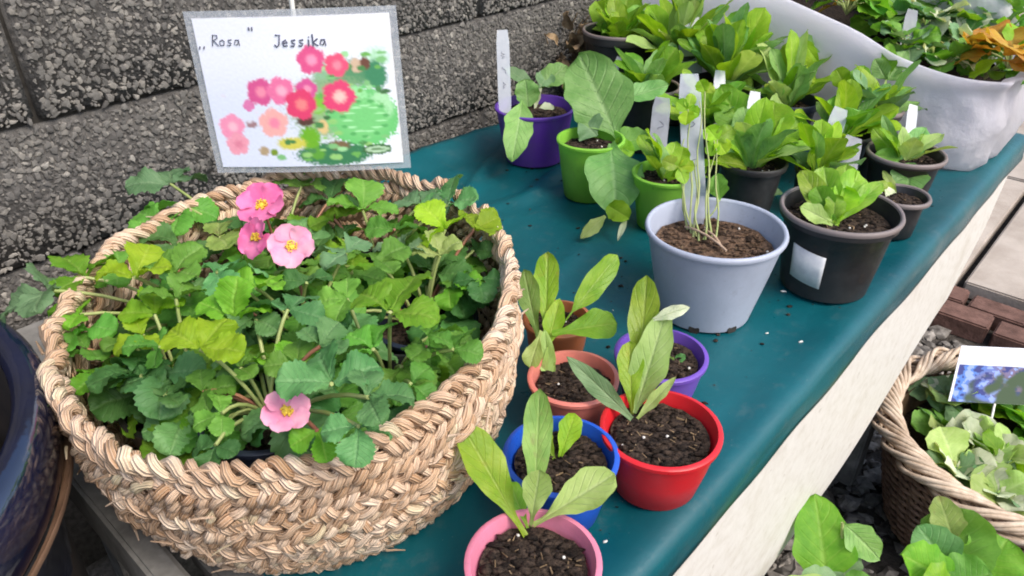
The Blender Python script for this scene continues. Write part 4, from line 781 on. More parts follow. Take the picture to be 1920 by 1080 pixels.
potted('potted_squash', 'lime green pot with the largest pale squash leaves, in front of the purple pot', 'potted plant', (0.1016,0.9173,0.0425,0.085), 'pl_lime', [((0.1387,0.9346,0.6756),(0.0893,1.015,0.7665),0.0884,(-0.1039,-0.8884,0.4471),'ovate','seed',0.05),((0.1471,0.973,0.7181),(0.2101,0.993,0.7314),0.0299,(-0.1262,-0.6948,0.708),'ovate','seed',-0.06),((0.1236,0.8889,0.6873),(0.1254,0.8061,0.6304),0.0732,(-0.1187,-0.8083,0.5766),'ovate','seed',0.1),((0.1299,0.9345,0.6697),(0.1853,0.9456,0.6743),0.0381,(-0.1271,-0.7576,0.6402),'ovate','mid',0.04),((0.1259,0.9283,0.6684),(0.1602,0.9213,0.6638),0.0307,(-0.1165,-0.7535,0.6471),'ovate','bright',0.04),((0.1145,0.8073,0.6418),(0.1383,0.7899,0.6328),0.0266,(-0.1127,-0.7118,0.6933),'round','yg',0.02),((0.1107,0.7961,0.6332),(0.0805,0.7773,0.6125),0.0164,(-0.0855,-0.7035,0.7055),'lance','pale',0.04),((0.1366,0.7961,0.6332),(0.1245,0.776,0.6104),0.0076,(-0.1162,-0.6997,0.7049),'lance','white',0.02),((0.112,0.9372,0.6797),(0.0896,0.9483,0.6975),0.042,(-0.0727,-0.6794,0.7302),'ovate','grey',0.06),((0.1057,0.9523,0.6925),(0.0715,0.9961,0.7362),0.0284,(-0.0633,-0.6961,0.7152),'ovate','mid',0.06)], lip=0.001, ncr=120)
potted('potted_seedling', 'lime green pot half hidden behind the pale grey pot, small yellow seedlings', 'potted plant', (0.1848,0.8303,0.0395,0.075), 'pl_lime', (), lip=0.001, ncr=90, extra=(12, 0.06, 0.026, ('yg', 'lett', 'seed'), ('stalked', 'ovate', 'round'), (0.2, 1.3)))
potted('potted_seedling', 'black pot with thin paler rim and light lettuce, at the back by the wall', 'potted plant', (0.1798,1.267,0.0614,0.14), 'pl_black', [((0.1842,1.2897,0.72),(0.1442,1.344,0.7693),0.0471,(-0.1151,-0.9228,0.3678),'lett','yg',0.02),((0.1842,1.2897,0.72),(0.2006,1.3628,0.7805),0.0582,(-0.1338,-0.9223,0.3626),'lett','bright',0),((0.1842,1.2897,0.72),(0.1721,1.3297,0.7652),0.0451,(-0.1252,-0.9206,0.3698),'lett','yg',0),((0.1842,1.2897,0.72),(0.2219,1.3273,0.7613),0.0397,(-0.1385,-0.8928,0.4286),'lett','mid',0.03),((0.1842,1.2897,0.72),(0.2354,1.2978,0.733),0.0198,(-0.1329,-0.8195,0.5575),'ovate','grey',0.06),((0.1842,1.2897,0.72),(0.1498,1.2922,0.7429),0.0304,(-0.1154,-0.892,0.437),'lett','bright',0.05)], rim='rimwear', ncr=90, extra=(15, 0.07, 0.034, ('yg', 'bright', 'lett')))
potted('potted_seedling', 'black pot of dark soil between the large squash leaf and label', 'plant pot', (0.2005,1.092,0.0456,0.1), 'pl_black', [((0.2075,1.1017,0.685),(0.2234,1.0891,0.6647),0.0319,(-0.1353,-0.6877,0.7133),'ovate','mid',0.05),((0.2075,1.1017,0.685),(0.1875,1.0912,0.6681),0.0271,(-0.1243,-0.6901,0.7129),'ovate','yg',0.05),((0.2075,1.1017,0.685),(0.2458,1.1726,0.7417),0.0485,(-0.1588,-0.7969,0.5829),'ovate','seed',0.05)], rim='rimwear', ncr=90, extra=(15, 0.08, 0.034, ('seed', 'bright', 'yg'), ('stalked', 'ovate', 'lett'), (0.2, 1.3)))
potted('potted_lettuce', 'wide black pot of dark soil behind the grey pot, two bright leaves', 'potted plant', (0.299,0.8702,0.0417,0.075), 'pl_black', [((0.3119,0.9323,0.6705),(0.2792,0.994,0.7296),0.0538,(-0.261,-0.8506,0.4566),'ovate','bright',0.05),((0.3154,0.9323,0.6705),(0.315,0.9864,0.7175),0.0467,(-0.277,-0.8433,0.4604),'ovate','lett',0.0),((0.3368,0.9313,0.6746),(0.3487,0.9728,0.7146),0.0535,(-0.3008,-0.8357,0.4595),'round','yg',0.0),((0.3343,0.9266,0.6727),(0.3873,0.95,0.6969),0.0364,(-0.3067,-0.7977,0.5193),'lett','bright',0.04),((0.3169,0.9229,0.6668),(0.2961,0.9537,0.7029),0.0391,(-0.2645,-0.8099,0.5235),'ovate','seed',0.03),((0.3239,0.9229,0.6668),(0.3227,0.9537,0.7029),0.035,(-0.2873,-0.8338,0.4715),'ovate','grey',0.02),((0.3288,0.9173,0.6691),(0.3574,0.9172,0.6822),0.0207,(-0.2712,-0.7251,0.633),'lance','lett',0.06),((0.286,0.866,0.638),(0.3401,0.8579,0.6344),0.0255,(-0.2061,-0.5676,0.7971),'ovate','grey',0.04),((0.3392,0.9191,0.672),(0.3024,0.9114,0.6728),0.0179,(-0.2248,-0.6414,0.7335),'lance','pale',0.05)], ncr=200, extra=(13, 0.078, 0.034, ('lett', 'pale', 'seed', 'yg')))
potted('potted_seedling', 'black pot at the sheet edge with upright two leaved seedling and round leaf', 'potted plant', (0.4998,0.8931,0.0459,0.075), 'pl_brown', [((0.4936,0.8912,0.665),(0.4632,0.9224,0.696),0.0273,(-0.4127,-0.7824,0.4665),'ovate','lett',-0.03),((0.4936,0.8912,0.665),(0.533,0.9224,0.696),0.0314,(-0.4368,-0.7716,0.4624),'ovate','seed',-0.03),((0.4936,0.8912,0.665),(0.5054,0.9239,0.6796),0.0247,(-0.4117,-0.748,0.5206),'ovate','olive',0),((0.4998,0.88,0.666),(0.4819,0.8323,0.6462),0.0436,(-0.4007,-0.6989,0.5924),'round','seed',0.05),((0.4936,0.8912,0.665),(0.4586,0.8901,0.6726),0.023,(-0.3658,-0.6844,0.6307),'ovate','mid',0.05),((0.4936,0.8912,0.665),(0.4811,0.9411,0.7072),0.0164,(-0.4036,-0.7588,0.5112),'ovate','seed',0.03)], rim='rimwear', ncr=110, extra=(7, 0.055, 0.026, ('lett', 'seed', 'pale'), ('stalked', 'ovate')))
potted('potted_seedling', 'smallest black pot, tucked behind the stickered pot at the table edge', 'potted plant', (0.4613,0.8088,0.0316,0.055), 'pl_black', [((0.4668,0.8315,0.648),(0.4408,0.8367,0.6562),0.0169,(-0.319,-0.5864,0.7446),'ovate','lett',0.05),((0.4668,0.8315,0.648),(0.4501,0.8183,0.6457),0.0193,(-0.3226,-0.5806,0.7476),'ovate','white',0.05),((0.4668,0.8315,0.648),(0.4555,0.8546,0.666),0.0104,(-0.4012,-0.7335,0.5487),'lance','pale',0.02)], rim='rimwear', ncr=60)
potted('potted_lettuce', 'black pot at the back with a large mid green leaf before the white bag', 'potted plant', (0.3251,1.1188,0.0498,0.1), 'pl_black', [((0.3405,1.1564,0.6972),(0.4366,1.2112,0.7585),0.0831,(-0.2871,-0.8747,0.3904),'ovate','mid',0.05),((0.3387,1.1417,0.685),(0.388,1.2349,0.7776),0.0466,(-0.2618,-0.8562,0.4454),'lett','yg',0.0),((0.3387,1.1417,0.685),(0.3555,1.2227,0.7769),0.0431,(-0.252,-0.8582,0.4472),'lett','bright',0.0),((0.3387,1.1417,0.685),(0.3251,1.1947,0.7509),0.0429,(-0.243,-0.8552,0.4579),'lett','mid',0.04),((0.3387,1.1417,0.685),(0.3649,1.1846,0.7347),0.0446,(-0.2644,-0.8742,0.4073),'lett','yg',0.02),((0.3387,1.1417,0.685),(0.3094,1.1584,0.7212),0.0394,(-0.2306,-0.8183,0.5264),'ovate','bright',0.05),((0.3387,1.1417,0.685),(0.3749,1.1382,0.6984),0.0377,(-0.2528,-0.8076,0.5328),'lett','bright',0.04),((0.3387,1.1417,0.685),(0.2878,1.1765,0.7408),0.0362,(-0.2228,-0.8246,0.5201),'ovate','seed',0.05),((0.3387,1.1417,0.685),(0.3412,1.1678,0.7268),0.0329,(-0.2574,-0.8741,0.4119),'lett','lett',0.02),((0.3387,1.1417,0.685),(0.4211,1.2445,0.774),0.0502,(-0.2717,-0.8533,0.4451),'ovate','seed',0.04)], ncr=90, extra=(30, 0.11, 0.040, ('lett', 'yg', 'pale', 'seed'), ('spat', 'stalked', 'lett'), (0.35, 1.45)))
potted('potted_seedling', 'black pot with narrow yellow striped leaves hanging over a bluish label', 'potted plant', (0.4011,1.0608,0.0424,0.09), 'pl_blackblue', [((0.4214,1.1454,0.7547),(0.4411,1.0792,0.7054),0.0205,(-0.3106,-0.8012,0.5114),'lance','yg',0.12),((0.415,1.1462,0.756),(0.4275,1.0966,0.7238),0.0189,(-0.3035,-0.808,0.505),'lance','lett',0.1),((0.4309,1.1462,0.756),(0.4507,1.1049,0.7277),0.0174,(-0.3153,-0.8051,0.5024),'lance','yg',0.1),((0.4203,1.1348,0.751),(0.4692,1.1378,0.7425),0.027,(-0.3025,-0.7729,0.5578),'ovate','seed',0.05),((0.4187,1.1138,0.7174),(0.399,1.1357,0.7391),0.027,(-0.2807,-0.7721,0.5702),'ovate','bright',0.05),((0.4176,1.0857,0.678),(0.4227,1.1411,0.7573),0.0079,(-0.3131,-0.8298,0.462),'lance','pale',0)], ncr=90, extra=(20, 0.095, 0.034, ('pale', 'seed', 'lett', 'yg'), ('stalked', 'ovate'), (0.3, 1.4)))
potted('potted_seedling', 'black pot with a forked yellow green seedling behind the leaning white label', 'potted plant', (0.4413,0.9564,0.0391,0.08), 'pl_black', [((0.4594,1.0036,0.7157),(0.4441,1.0267,0.7433),0.0262,(-0.3593,-0.8074,0.4679),'lett','yg',0.03),((0.4594,1.0036,0.7157),(0.4835,1.0279,0.7452),0.0248,(-0.3726,-0.8027,0.4657),'lett','bright',0.03),((0.4533,0.9775,0.6873),(0.4579,1.0094,0.725),0.029,(-0.3758,-0.8193,0.433),'lett','yg',0.0),((0.452,0.9632,0.67),(0.421,0.9804,0.6975),0.0245,(-0.3532,-0.7864,0.5068),'ovate','seed',0.04),((0.462,0.9986,0.721),(0.4928,1.0094,0.725),0.0188,(-0.3484,-0.7326,0.5847),'ovate','grey',0.05),((0.452,0.9632,0.67),(0.4585,0.9997,0.7133),0.0116,(-0.3648,-0.7865,0.4983),'lance','lett',0),((0.452,0.9632,0.67),(0.4102,0.988,0.7097),0.0216,(-0.336,-0.7603,0.5559),'ovate','pale',0.04)], ncr=90, extra=(17, 0.085, 0.030, ('lett', 'yg', 'bright', 'seed'), ('stalked', 'stalked', 'lett'), (0.3, 1.4)))
potted('potted_seedling', 'black pot beside the white bag with pale long stemmed seedling', 'potted plant', (0.5007,0.9882,0.0282,0.1), 'pl_brown', [((0.5244,1.0413,0.7228),(0.508,1.0572,0.7482),0.0254,(-0.3933,-0.7995,0.4541),'ovate','seed',0.04),((0.5259,1.0413,0.7228),(0.5555,1.0682,0.7564),0.027,(-0.4076,-0.7952,0.4489),'ovate','seed',0.04),((0.5259,1.0421,0.7241),(0.5314,1.0742,0.7659),0.0225,(-0.4117,-0.8241,0.3891),'ovate','bright',0.0),((0.5091,1.0108,0.6985),(0.4778,0.995,0.6865),0.0294,(-0.3701,-0.7523,0.5451),'ovate','lett',0.06),((0.512,1.0059,0.685),(0.5234,1.0401,0.7247),0.0074,(-0.3967,-0.784,0.4775),'lance','pale',0),((0.5259,1.0413,0.7228),(0.5443,1.0473,0.7361),0.0194,(-0.391,-0.7631,0.5146),'ovate','seed',0.04)], rim='rimwear', ncr=80, extra=(14, 0.075, 0.028, ('seed', 'lett', 'grey'), ('stalked', 'ovate'), (0.2, 1.3)))

potted('potted_lettuce', 'bushy bright lettuce in a black pot beside the clear label at the top edge', 'potted plant', (0.2683,1.2168,0.0436,0.12), 'pl_black', (), ncr=60, extra=(32, 0.11, 0.036, ('lett', 'yg', 'seed', 'pale'), ('spat', 'stalked', 'ovate'), (0.35, 1.45)))
potted('potted_seedling', 'small dark pot squeezed between the wide soil pot and the leaning white label', 'potted plant', (0.3783,0.8637,0.0251,0.065), 'pl_brown', (), ncr=60, lip=0.001, extra=(12, 0.07, 0.028, ('lett', 'seed', 'yg'), ('stalked', 'ovate'), (0.3, 1.2)))
potted('potted_seedling', 'dark pot of small seedlings just behind the tall label and leggy sprouts', 'potted plant', (0.2691,0.9983,0.0369,0.08), 'pl_black', (), ncr=60, lip=0.001, extra=(18, 0.08, 0.032, ('lett', 'seed', 'bright', 'yg'), ('stalked', 'ovate', 'round'), (0.3, 1.35)))
sp = MB(); rng = random.Random(77)
for k in range(420):
    s_ = rng.uniform(0.2, 1.1); n_ = rng.uniform(0.17, 0.7) if k % 3 else 0.165 + rng.random() ** 2 * 0.3
    if ((s_ - 0.24) / 0.16) ** 2 + ((n_ - 0.42) / 0.19) ** 2 < 1: continue
    r_ = rng.choice((0.0005, 0.0007, 0.001, 0.0016)); sp.blob(W(s_, n_, T + 0.0035 + clothz(s_, n_) + r_ * 0.3), r_, (1.2 + rng.random(), 1, 0.7), seed=k, am=1.0, mi=0 if k % 9 else 1)
so2 = sp.obj('spilled_soil', [M['soil'], M['perlite']], kind='stuff')
# ---------------------------------------------------------------- plant labels stuck in the pots
for args in (
  (((-0.01,1.0494,0.678),(-0.0138,1.1093,0.7739),0.0185), 'tagclear', 'clear plastic plant label in the purple pot by the wall', 3), (((0.1869,0.9034,0.66),(0.1965,0.9562,0.7256),0.0234), 'taggrey', 'short grey plant label next to the bright squash leaf', 2),
  (((0.1877,0.6923,0.688),(0.1862,0.7811,0.8074),0.0231), 'tag', 'tall white plant label among the leggy sprouts in grey pot', 2), (((0.2783,1.1611,0.7),(0.2762,1.2206,0.7725),0.0348), 'tagclear', 'translucent bluish plant label above the tall white one', 0),
  (((0.389,0.8721,0.66),(0.4147,0.9219,0.7208),0.0221), 'tag', 'leaning white plant label behind the lettuce in stickered pot', 4), (((0.4016,1.0854,0.67),(0.4245,1.1325,0.7265),0.027), 'tag', 'bluish white plant label under the yellow striped leaves', 4),
  (((0.4071,0.8441,0.66),(0.4238,0.8794,0.7013),0.0248), 'taggrey', 'broad grey plant label leaning beside the white one near the round leaf', 0), (((0.3243,1.2917,0.73),(0.3324,1.3403,0.7889),0.0269), 'tagclear', 'clear plant label at the top edge above the sprouts', 0),
  (((0.3065,0.9091,0.665),(0.3188,0.9628,0.732),0.0165), 'tagclear', 'narrow clear plant label in the wide soil pot behind the grey pot', 1), (((0.2868,1.0049,0.67),(0.2948,1.0564,0.7335),0.0164), 'tagclear', 'narrow clear plant label right behind the tall white label', 1), (((0.518,0.9276,0.665),(0.5336,0.967,0.7129),0.014), 'tagclear', 'narrow clear plant label between the forked seedling and the bag', 1)):
    (B, Tp, w), mt, lab, mk = args; leaf_tag(B, Tp, w, mt, lab, marks=mk, seed=len(lab))
B, Tp, w = ((0.1678,1.2,0.7),(0.1815,1.2251,0.7288),0.0094)
o = leaf_tag(B, Tp, w, 'tag', 'thin white peg in front of the back black pot', marks=0, seed=2)

# withered plant by the wall
wc = (0.0769,1.4435,0.63)
dr = thing('withered_plant', 'withered brown plant with curled dry leaves against the wall', 'dry plant', (wc[0], wc[1], T + 0.004)); dro = (wc[0], wc[1], T + 0.004)
rng = random.Random(17)
dx, dy, dR, dH = (0.0771,1.354,0.0424,0.05)
make_pot(dr, dro, dx, dy, dR, 0.05, 'pl_brown', T + 0.004, lip=0.001, seed=5, ncr=40)
for k in range(46):
    b = Vector((dx, dy, T + 0.045)); a = rng.random() * 6.283; ln = rng.uniform(0.05, 0.14); el = rng.uniform(0.1, 1.3)
    d = Vector((math.cos(a) * math.cos(el), math.sin(a) * math.cos(el), math.sin(el))); tp = b + d * ln
    sv2 = (tp - SD * tp.dot(SD)).dot(ND)
    if sv2 > 0.80: tp -= ND * (sv2 - 0.80)
    lb = MB(); lb.tube(arc(b, tp, 0.01, 6), 0.0009, 4)
    blade(lb, tp - d * 0.035, tp + Vector((rng.uniform(-1, 1), rng.uniform(-1, 1), rng.uniform(-1, 0.4))) * 0.022 - ND * 0.01, rng.uniform(0.012, 0.026), Vector((rng.uniform(-1, 1), -0.7, 0.6)).normalized(), 'ovate', 0.3, 0.5, 0.12, 8, 4, seed=k)
    lb.obj('leaf', M['dry'], dr, root=dro)

# ---------------------------------------------------------------- white fleece bag at the far end of the table, with its plants
def bag(name, label, s0, s1, n0, n1, z0, rimf, inner=0.05, loc_z=T):
    cs, cn = (s0 + s1) / 2, (n0 + n1) / 2; hs, hn = (s1 - s0) / 2, (n1 - n0) / 2; rc = min(hs, hn) * 0.45; ro = tuple(W(cs, cn, z0))
    o = thing(name, label, 'bag', ro, None); NPT = 260
    def outline(g):
        pts = []
        for k in range(NPT):
            a = 6.283185 * k / NPT; c, s_ = math.cos(a), math.sin(a); e = 0.32
            pts.append((cs + (hs + g) * math.copysign(abs(c) ** e, c), cn + (hn + g) * math.copysign(abs(s_) ** e, s_)))
        return pts
    def ring(u, g, inn):
        r_ = []
        for k, (s, n) in enumerate(outline(g)):
            zr = rimf(s, n); z = z0 + 0.004 + (zr - 0.004) * u; q = Vector((s * 9, n * 9, u * 3))
            w = 0.013 * noise.noise(q) * math.sin(3.14 * min(1, u * 1.1)) + 0.005 * noise.noise(q * 3.3) + 0.005 * noise.noise(Vector((s * 38, n * 38, u * 2.2 + s * 9)))
            r_.append(W(s + w * (0.6 if s < cs else -0.6) , n + w * (1 if n < cn else -1), z + (0.004 * noise.noise(q * 2) if u > 0.9 else 0)))
        return r_
    mb = MB(); rows = [ring(u, g, 0) for u, g in ((0.0, -0.03), (0.0, -0.002), (0.06, 0.001), (0.13, 0.004), (0.2, 0.006), (0.3, 0.008), (0.4, 0.008), (0.5, 0.006), (0.6, 0.004), (0.7, 0.002), (0.8, 0.0), (0.87, 0.001), (0.92, 0.004), (0.98, 0.010), (1.0, 0.010), (1.0, 0.004), (0.97, -0.004), (0.9, -0.010), (0.75, -0.009), (0.6, -0.008), (0.54, -0.008))]
    mb.quadgrid(rows, closed=True); mb.obj('fabric', M['fleece'], o, root=ro)
    sb = MB(); R_ = ring(0.56, -0.009, 1); c0 = sum(R_, Vector()) / len(R_)
    sb.quadgrid([[c0 + (p - c0) * q + Vector((0, 0, 0.004 * noise.noise(p * 30 + Vector((q * 9, 0, 0))))) for p in R_] for q in (0.01, 0.2, 0.4, 0.6, 0.8, 1.0)], closed=True); sb.obj('soil', M['soil'], o, root=ro)
    return o
bag('fleece_bag', 'large white fleece bag full of leafy plants at the far table end', 1.148, 1.44, 0.168, 0.80, T + 0.001, lambda s, n: 0.135 + 0.075 * sst(0.22, 0.50, n) + 0.07 * sst(1.30, 1.42, s) * sst(0.16, 0.30, n))
def rosette(name, label, cat, c, n, ln, w, profs, mats, rng, group, tilt=(0.2, 1.1), stalk=True):
    c = Vector(c); r = thing(name, label, cat, tuple(c), group)
    for k in range(n):
        a = k * 2.4 + rng.uniform(-0.4, 0.4); el = rng.uniform(*tilt); l = ln * rng.uniform(0.7, 1.2); d = Vector((math.cos(a) * math.cos(el), math.sin(a) * math.cos(el), math.sin(el)))
        hb = c + d * l * (0.5 if stalk else 0.08); e2 = el - rng.uniform(0.3, 0.9); d2 = Vector((math.cos(a) * math.cos(e2), math.sin(a) * math.cos(e2), math.sin(e2)))
        tp = hb + d2 * l * 0.9; up = (Vector((0, 0, 1)) + Vector((rng.uniform(-0.5, 0.5), rng.uniform(-0.5, 0.5), 0)) - d2 * 0.3).normalized()
        lb = MB(); blade(lb, hb, tp, w * rng.uniform(0.75, 1.25), up, rng.choice(profs), 0.08, 0.2, 0.06, 12, 8, seed=rng.random() * 9)
        lb.obj('leaf', M[rng.choice(mats)], r, root=tuple(c))
        if stalk:
            st = MB(); st.tube([c - Vector((0, 0, 0.01)), c + d * l * 0.25, hb], 0.0012, 4); st.obj('leaf_stalk', M['stalk'], r, root=tuple(c))
    return r
rng = random.Random(33)
for px, lab, mats, ln, w, n in (
   ((0.5309,1.235,0.78), 'yellow green plant with one orange leaf at the back of the white bag', ('bright', 'orange', 'orange', 'mid'), 0.055, 0.045, 12), ((0.6042,1.2601,0.75), 'dark green leafy plant near the inner edge of the white bag', ('mid', 'blue', 'bright'), 0.05, 0.045, 11),
   ((0.6649,1.2415,0.75), 'cream edged variegated plant in the white bag behind the dark label', ('varieg', 'white', 'varieg', 'grey'), 0.05, 0.046, 14), ((0.6995,1.1872,0.73), 'cream and green variegated plant at the low middle rim of the white bag', ('varieg', 'grey', 'white'), 0.048, 0.042, 12),
   ((0.7752,1.2792,0.75), 'fresh green bushy plant at the right of the white bag', ('bright', 'mid', 'mid', 'seed'), 0.05, 0.042, 14), ((0.6863,1.0368,0.75), 'plant with orange and yellow autumn leaves at right end of the white bag', ('orange', 'orange', 'yg'), 0.05, 0.05, 12),
   ((0.7635,1.1963,0.74), 'green plant between the bushy plant and the orange leaved plant', ('bright', 'blue', 'mid'), 0.046, 0.042, 10), ((0.6776,1.3492,0.77), 'mixed green plant at the far side of the white bag', ('mid', 'bright', 'varieg'), 0.05, 0.045, 12),
   ((0.5887,1.1322,0.74), 'low green plant beside the dark label at the bag rim', ('mid', 'bright', 'grey'), 0.042, 0.04, 9), ((0.6296,1.1006,0.725), 'cream and green plant hanging at the lowest part of the bag rim', ('varieg', 'bright', 'mid'), 0.042, 0.04, 9), ((0.6925,1.0907,0.72), 'small dark green plant behind the front corner of the bag rim', ('mid', 'dark', 'bright'), 0.04, 0.036, 9),
   ((0.7414,1.3091,0.765), 'mid green plant at the back between two variegated plants', ('mid', 'bright', 'grey'), 0.05, 0.044, 12), ((0.6135,1.5257,0.77), 'green and yellow plant at the wall side of the white bag', ('mid', 'yg', 'bright'), 0.05, 0.045, 9)):
    rosette('leafy_plant', lab, 'plant', px, int(n * 1.7), ln, w * 1.1, ('ovate', 'ovate', 'round', 'ob'), mats, rng, 'plants filling the white bag')
B, Tp, w = ((0.5869,1.1254,0.73),(0.6034,1.1747,0.7899),0.0191)
leaf_tag(B, Tp, w, 'taggrey', 'dark grey plant label standing at the near rim of the white bag', marks=0, seed=3)
# ---------------------------------------------------------------- blue glazed planter at left
PC = (-0.4725, 0.2325); PR = 0.2255; ph_ = T + 0.15
pl = thing('glazed_planter', 'tall dark blue glazed planter beside the basket, glossy rim', 'planter', (PC[0], PC[1], 0)); plo = (PC[0], PC[1], 0)
q = MB(); q.lathe([(0.002, 0.0), (0.13, 0.0), (0.14, 0.01), (0.165, 0.2), (0.195, 0.5), (0.205, ph_ - 0.075), (0.207, ph_ - 0.058), (PR - 0.006, ph_ - 0.052), (PR - 0.002, ph_ - 0.044), (PR + 0.001, ph_ - 0.018), (PR, ph_ - 0.009), (PR - 0.004, ph_ - 0.002), (PR - 0.010, ph_), (PR - 0.016, ph_ - 0.002), (PR - 0.020, ph_ - 0.010)], (PC[0], PC[1], 0), 96, wob=0.004)
q.obj('glazed_body', M['glaze'], pl, root=plo)
q = MB(); q.lathe([(PR - 0.020, ph_ - 0.010), (PR - 0.023, ph_ - 0.06), (PR - 0.026, ph_ - 0.30)], (PC[0], PC[1], 0), 64, wob=0.004); q.obj('inner_wall', M['darkclay'], pl, root=plo)
q = MB(); q.lathe([(PR - 0.0055, ph_ - 0.0535), (PR + 0.0015, ph_ - 0.050), (PR + 0.0015, ph_ - 0.0455)], (PC[0], PC[1], 0), 96, wob=0.004); q.obj('bare_clay_edge', M['clay'], pl, root=plo)
q = MB(); q.quadgrid([[(PC[0] + 0.19 * u * math.cos(6.283 * j / 40), PC[1] + 0.19 * u * math.sin(6.283 * j / 40), ph_ - 0.10 + 0.004 * noise.noise(Vector((u * 8 * math.cos(6.283 * j / 40), u * 8 * math.sin(6.283 * j / 40), 3)))) for j in range(40)] for u in (0.02, 0.25, 0.5, 0.75, 0.9, 1.0)], closed=True); q.obj('soil', M['soil'], pl, root=plo)

# ---------------------------------------------------------------- wicker basket on the ground, lower right
KC = Vector(((0.8075,0.8569,0.22))); KC.z = 0; KR = 0.2163; KH = 0.22
wk = thing('wicker_basket', 'brown wicker basket with braided rim on the ground in front of the table', 'basket', tuple(KC)); wko = tuple(KC)
def kr(z): return KR * (0.70 + 0.26 * (z / KH) ** 0.8)
NS = 44
for k in range(26):
    z = 0.012 + (KH - 0.03) * k / 25; pts = []; R_ = kr(z); m = NS * 4
    for i in range(m):
        a = 6.283185 * i / m; rr_ = R_ + 0.0045 * math.cos(NS / 2 * a + math.pi * k) + 0.002 * noise.noise(Vector((a * 4, k, 0))); pts.append((KC.x + rr_ * math.cos(a), KC.y + rr_ * math.sin(a), z + 0.001 * noise.noise(Vector((a * 9, k * 2.0, 4)))))
    w_ = MB(); w_.tube(pts, 0.0036, 6, closed=True); w_.obj('rod', M['wickerd'], wk, root=wko)
for k in range(NS):
    a = 6.283185 * k / NS; w_ = MB(); w_.tube([(KC.x + kr(z) * math.cos(a), KC.y + kr(z) * math.sin(a), z) for z in (0.003, 0.05, 0.1, 0.15, 0.19, KH - 0.005)], 0.0032, 5); w_.obj('stake', M['wickerd'], wk, root=wko)
for k in range(11):
    st = k % 4; lay = k // 4; pts = []; m = 240; turns = 17
    for i in range(m):
        a = 6.283185 * i / m; ph2 = turns * a * 0.4 + st * 1.571; q_ = 0.012 * (1.0 + 0.25 * lay)
        rr_ = KR * (0.955 + 0.01 * lay) + q_ * math.cos(int(turns * 0.4 + 0.5) * a + st * 1.571 + lay * 0.5) * 1.25; zz = KH - 0.004 + q_ * 0.8 * math.sin(int(turns * 0.4 + 0.5) * a + st * 1.571 + lay * 0.5)
        pts.append((KC.x + rr_ * math.cos(a), KC.y + rr_ * math.sin(a), zz))
    w_ = MB(); w_.tube(pts, 0.0040, 6, closed=True); w_.obj('rim_rod', M['wicker'], wk, root=wko)
q = MB(); q.lathe([(0.002, 0.006), (kr(0) - 0.01, 0.006), (kr(0.1) - 0.012, 0.1), (kr(0.19) - 0.012, 0.19)], tuple(KC), 48); q.obj('dark_backing', M['strawdark'], wk, root=wko)
q = MB(); q.quadgrid([[(KC.x + (kr(.15) - 0.014) * u * math.cos(6.283 * j / 36), KC.y + (kr(.15) - 0.014) * u * math.sin(6.283 * j / 36), 0.15 + 0.006 * noise.noise(Vector((u * 5 * math.cos(6.283 * j / 36), u * 5 * math.sin(6.283 * j / 36), 8)))) for j in range(36)] for u in (0.02, 0.3, 0.6, 0.85, 1.0)], closed=True); q.obj('soil', M['soil'], wk, root=wko)
rng = random.Random(52)
for px, lab, mats, n, ln, w in (((0.7346,0.8611,0.19), 'whitish speckled rosette plant in the wicker basket, nearest its braided rim', ('white', 'white', 'pale'), 13, 0.055, 0.075),    ((0.7476,0.9894,0.19), 'cream leaved rosette at the far left inner edge of the wicker basket', ('white', 'grey', 'pale'), 10, 0.05, 0.05), ((0.6687,0.8114,0.2), 'pale speckled rosette against the near left rim of the wicker basket', ('white', 'pale', 'grey'), 10, 0.05, 0.052), ((0.7042,0.7588,0.2), 'whitish rosette at the near rim of the wicker basket', ('white', 'grey', 'pale'), 10, 0.05, 0.055),
   ((0.8496,0.9531,0.18), 'bright green plant in the wicker basket below the picture card', ('bright', 'yg', 'mid'), 12, 0.055, 0.05),
   ((0.7873,0.8089,0.18), 'pale grey green rosette at the right in the wicker basket', ('grey', 'white', 'bright'), 11, 0.055, 0.06), ((0.8077,1.013,0.17), 'small yellow green plant under the blue card in wicker basket', ('bright', 'yg'), 9, 0.045, 0.04), ((0.7154,0.9269,0.18), 'small grey green plant at the left inner edge of the wicker basket', ('grey', 'pale', 'mid'), 9, 0.045, 0.042), ((0.7536,0.8336,0.2), 'lime green plant between the two whitish rosettes in wicker basket', ('bright', 'yg', 'pale'), 9, 0.05, 0.045), ((0.8777,0.8894,0.18), 'green plant at the far side of the wicker basket', ('bright', 'mid'), 10, 0.06, 0.055)):
    rosette('rosette_plant', lab, 'plant', px, int(n * 1.6), ln * 1.15, w, ('ob', 'round', 'ovate'), mats, rng, 'plants in the wicker basket', tilt=(0.4, 1.2), stalk=False)
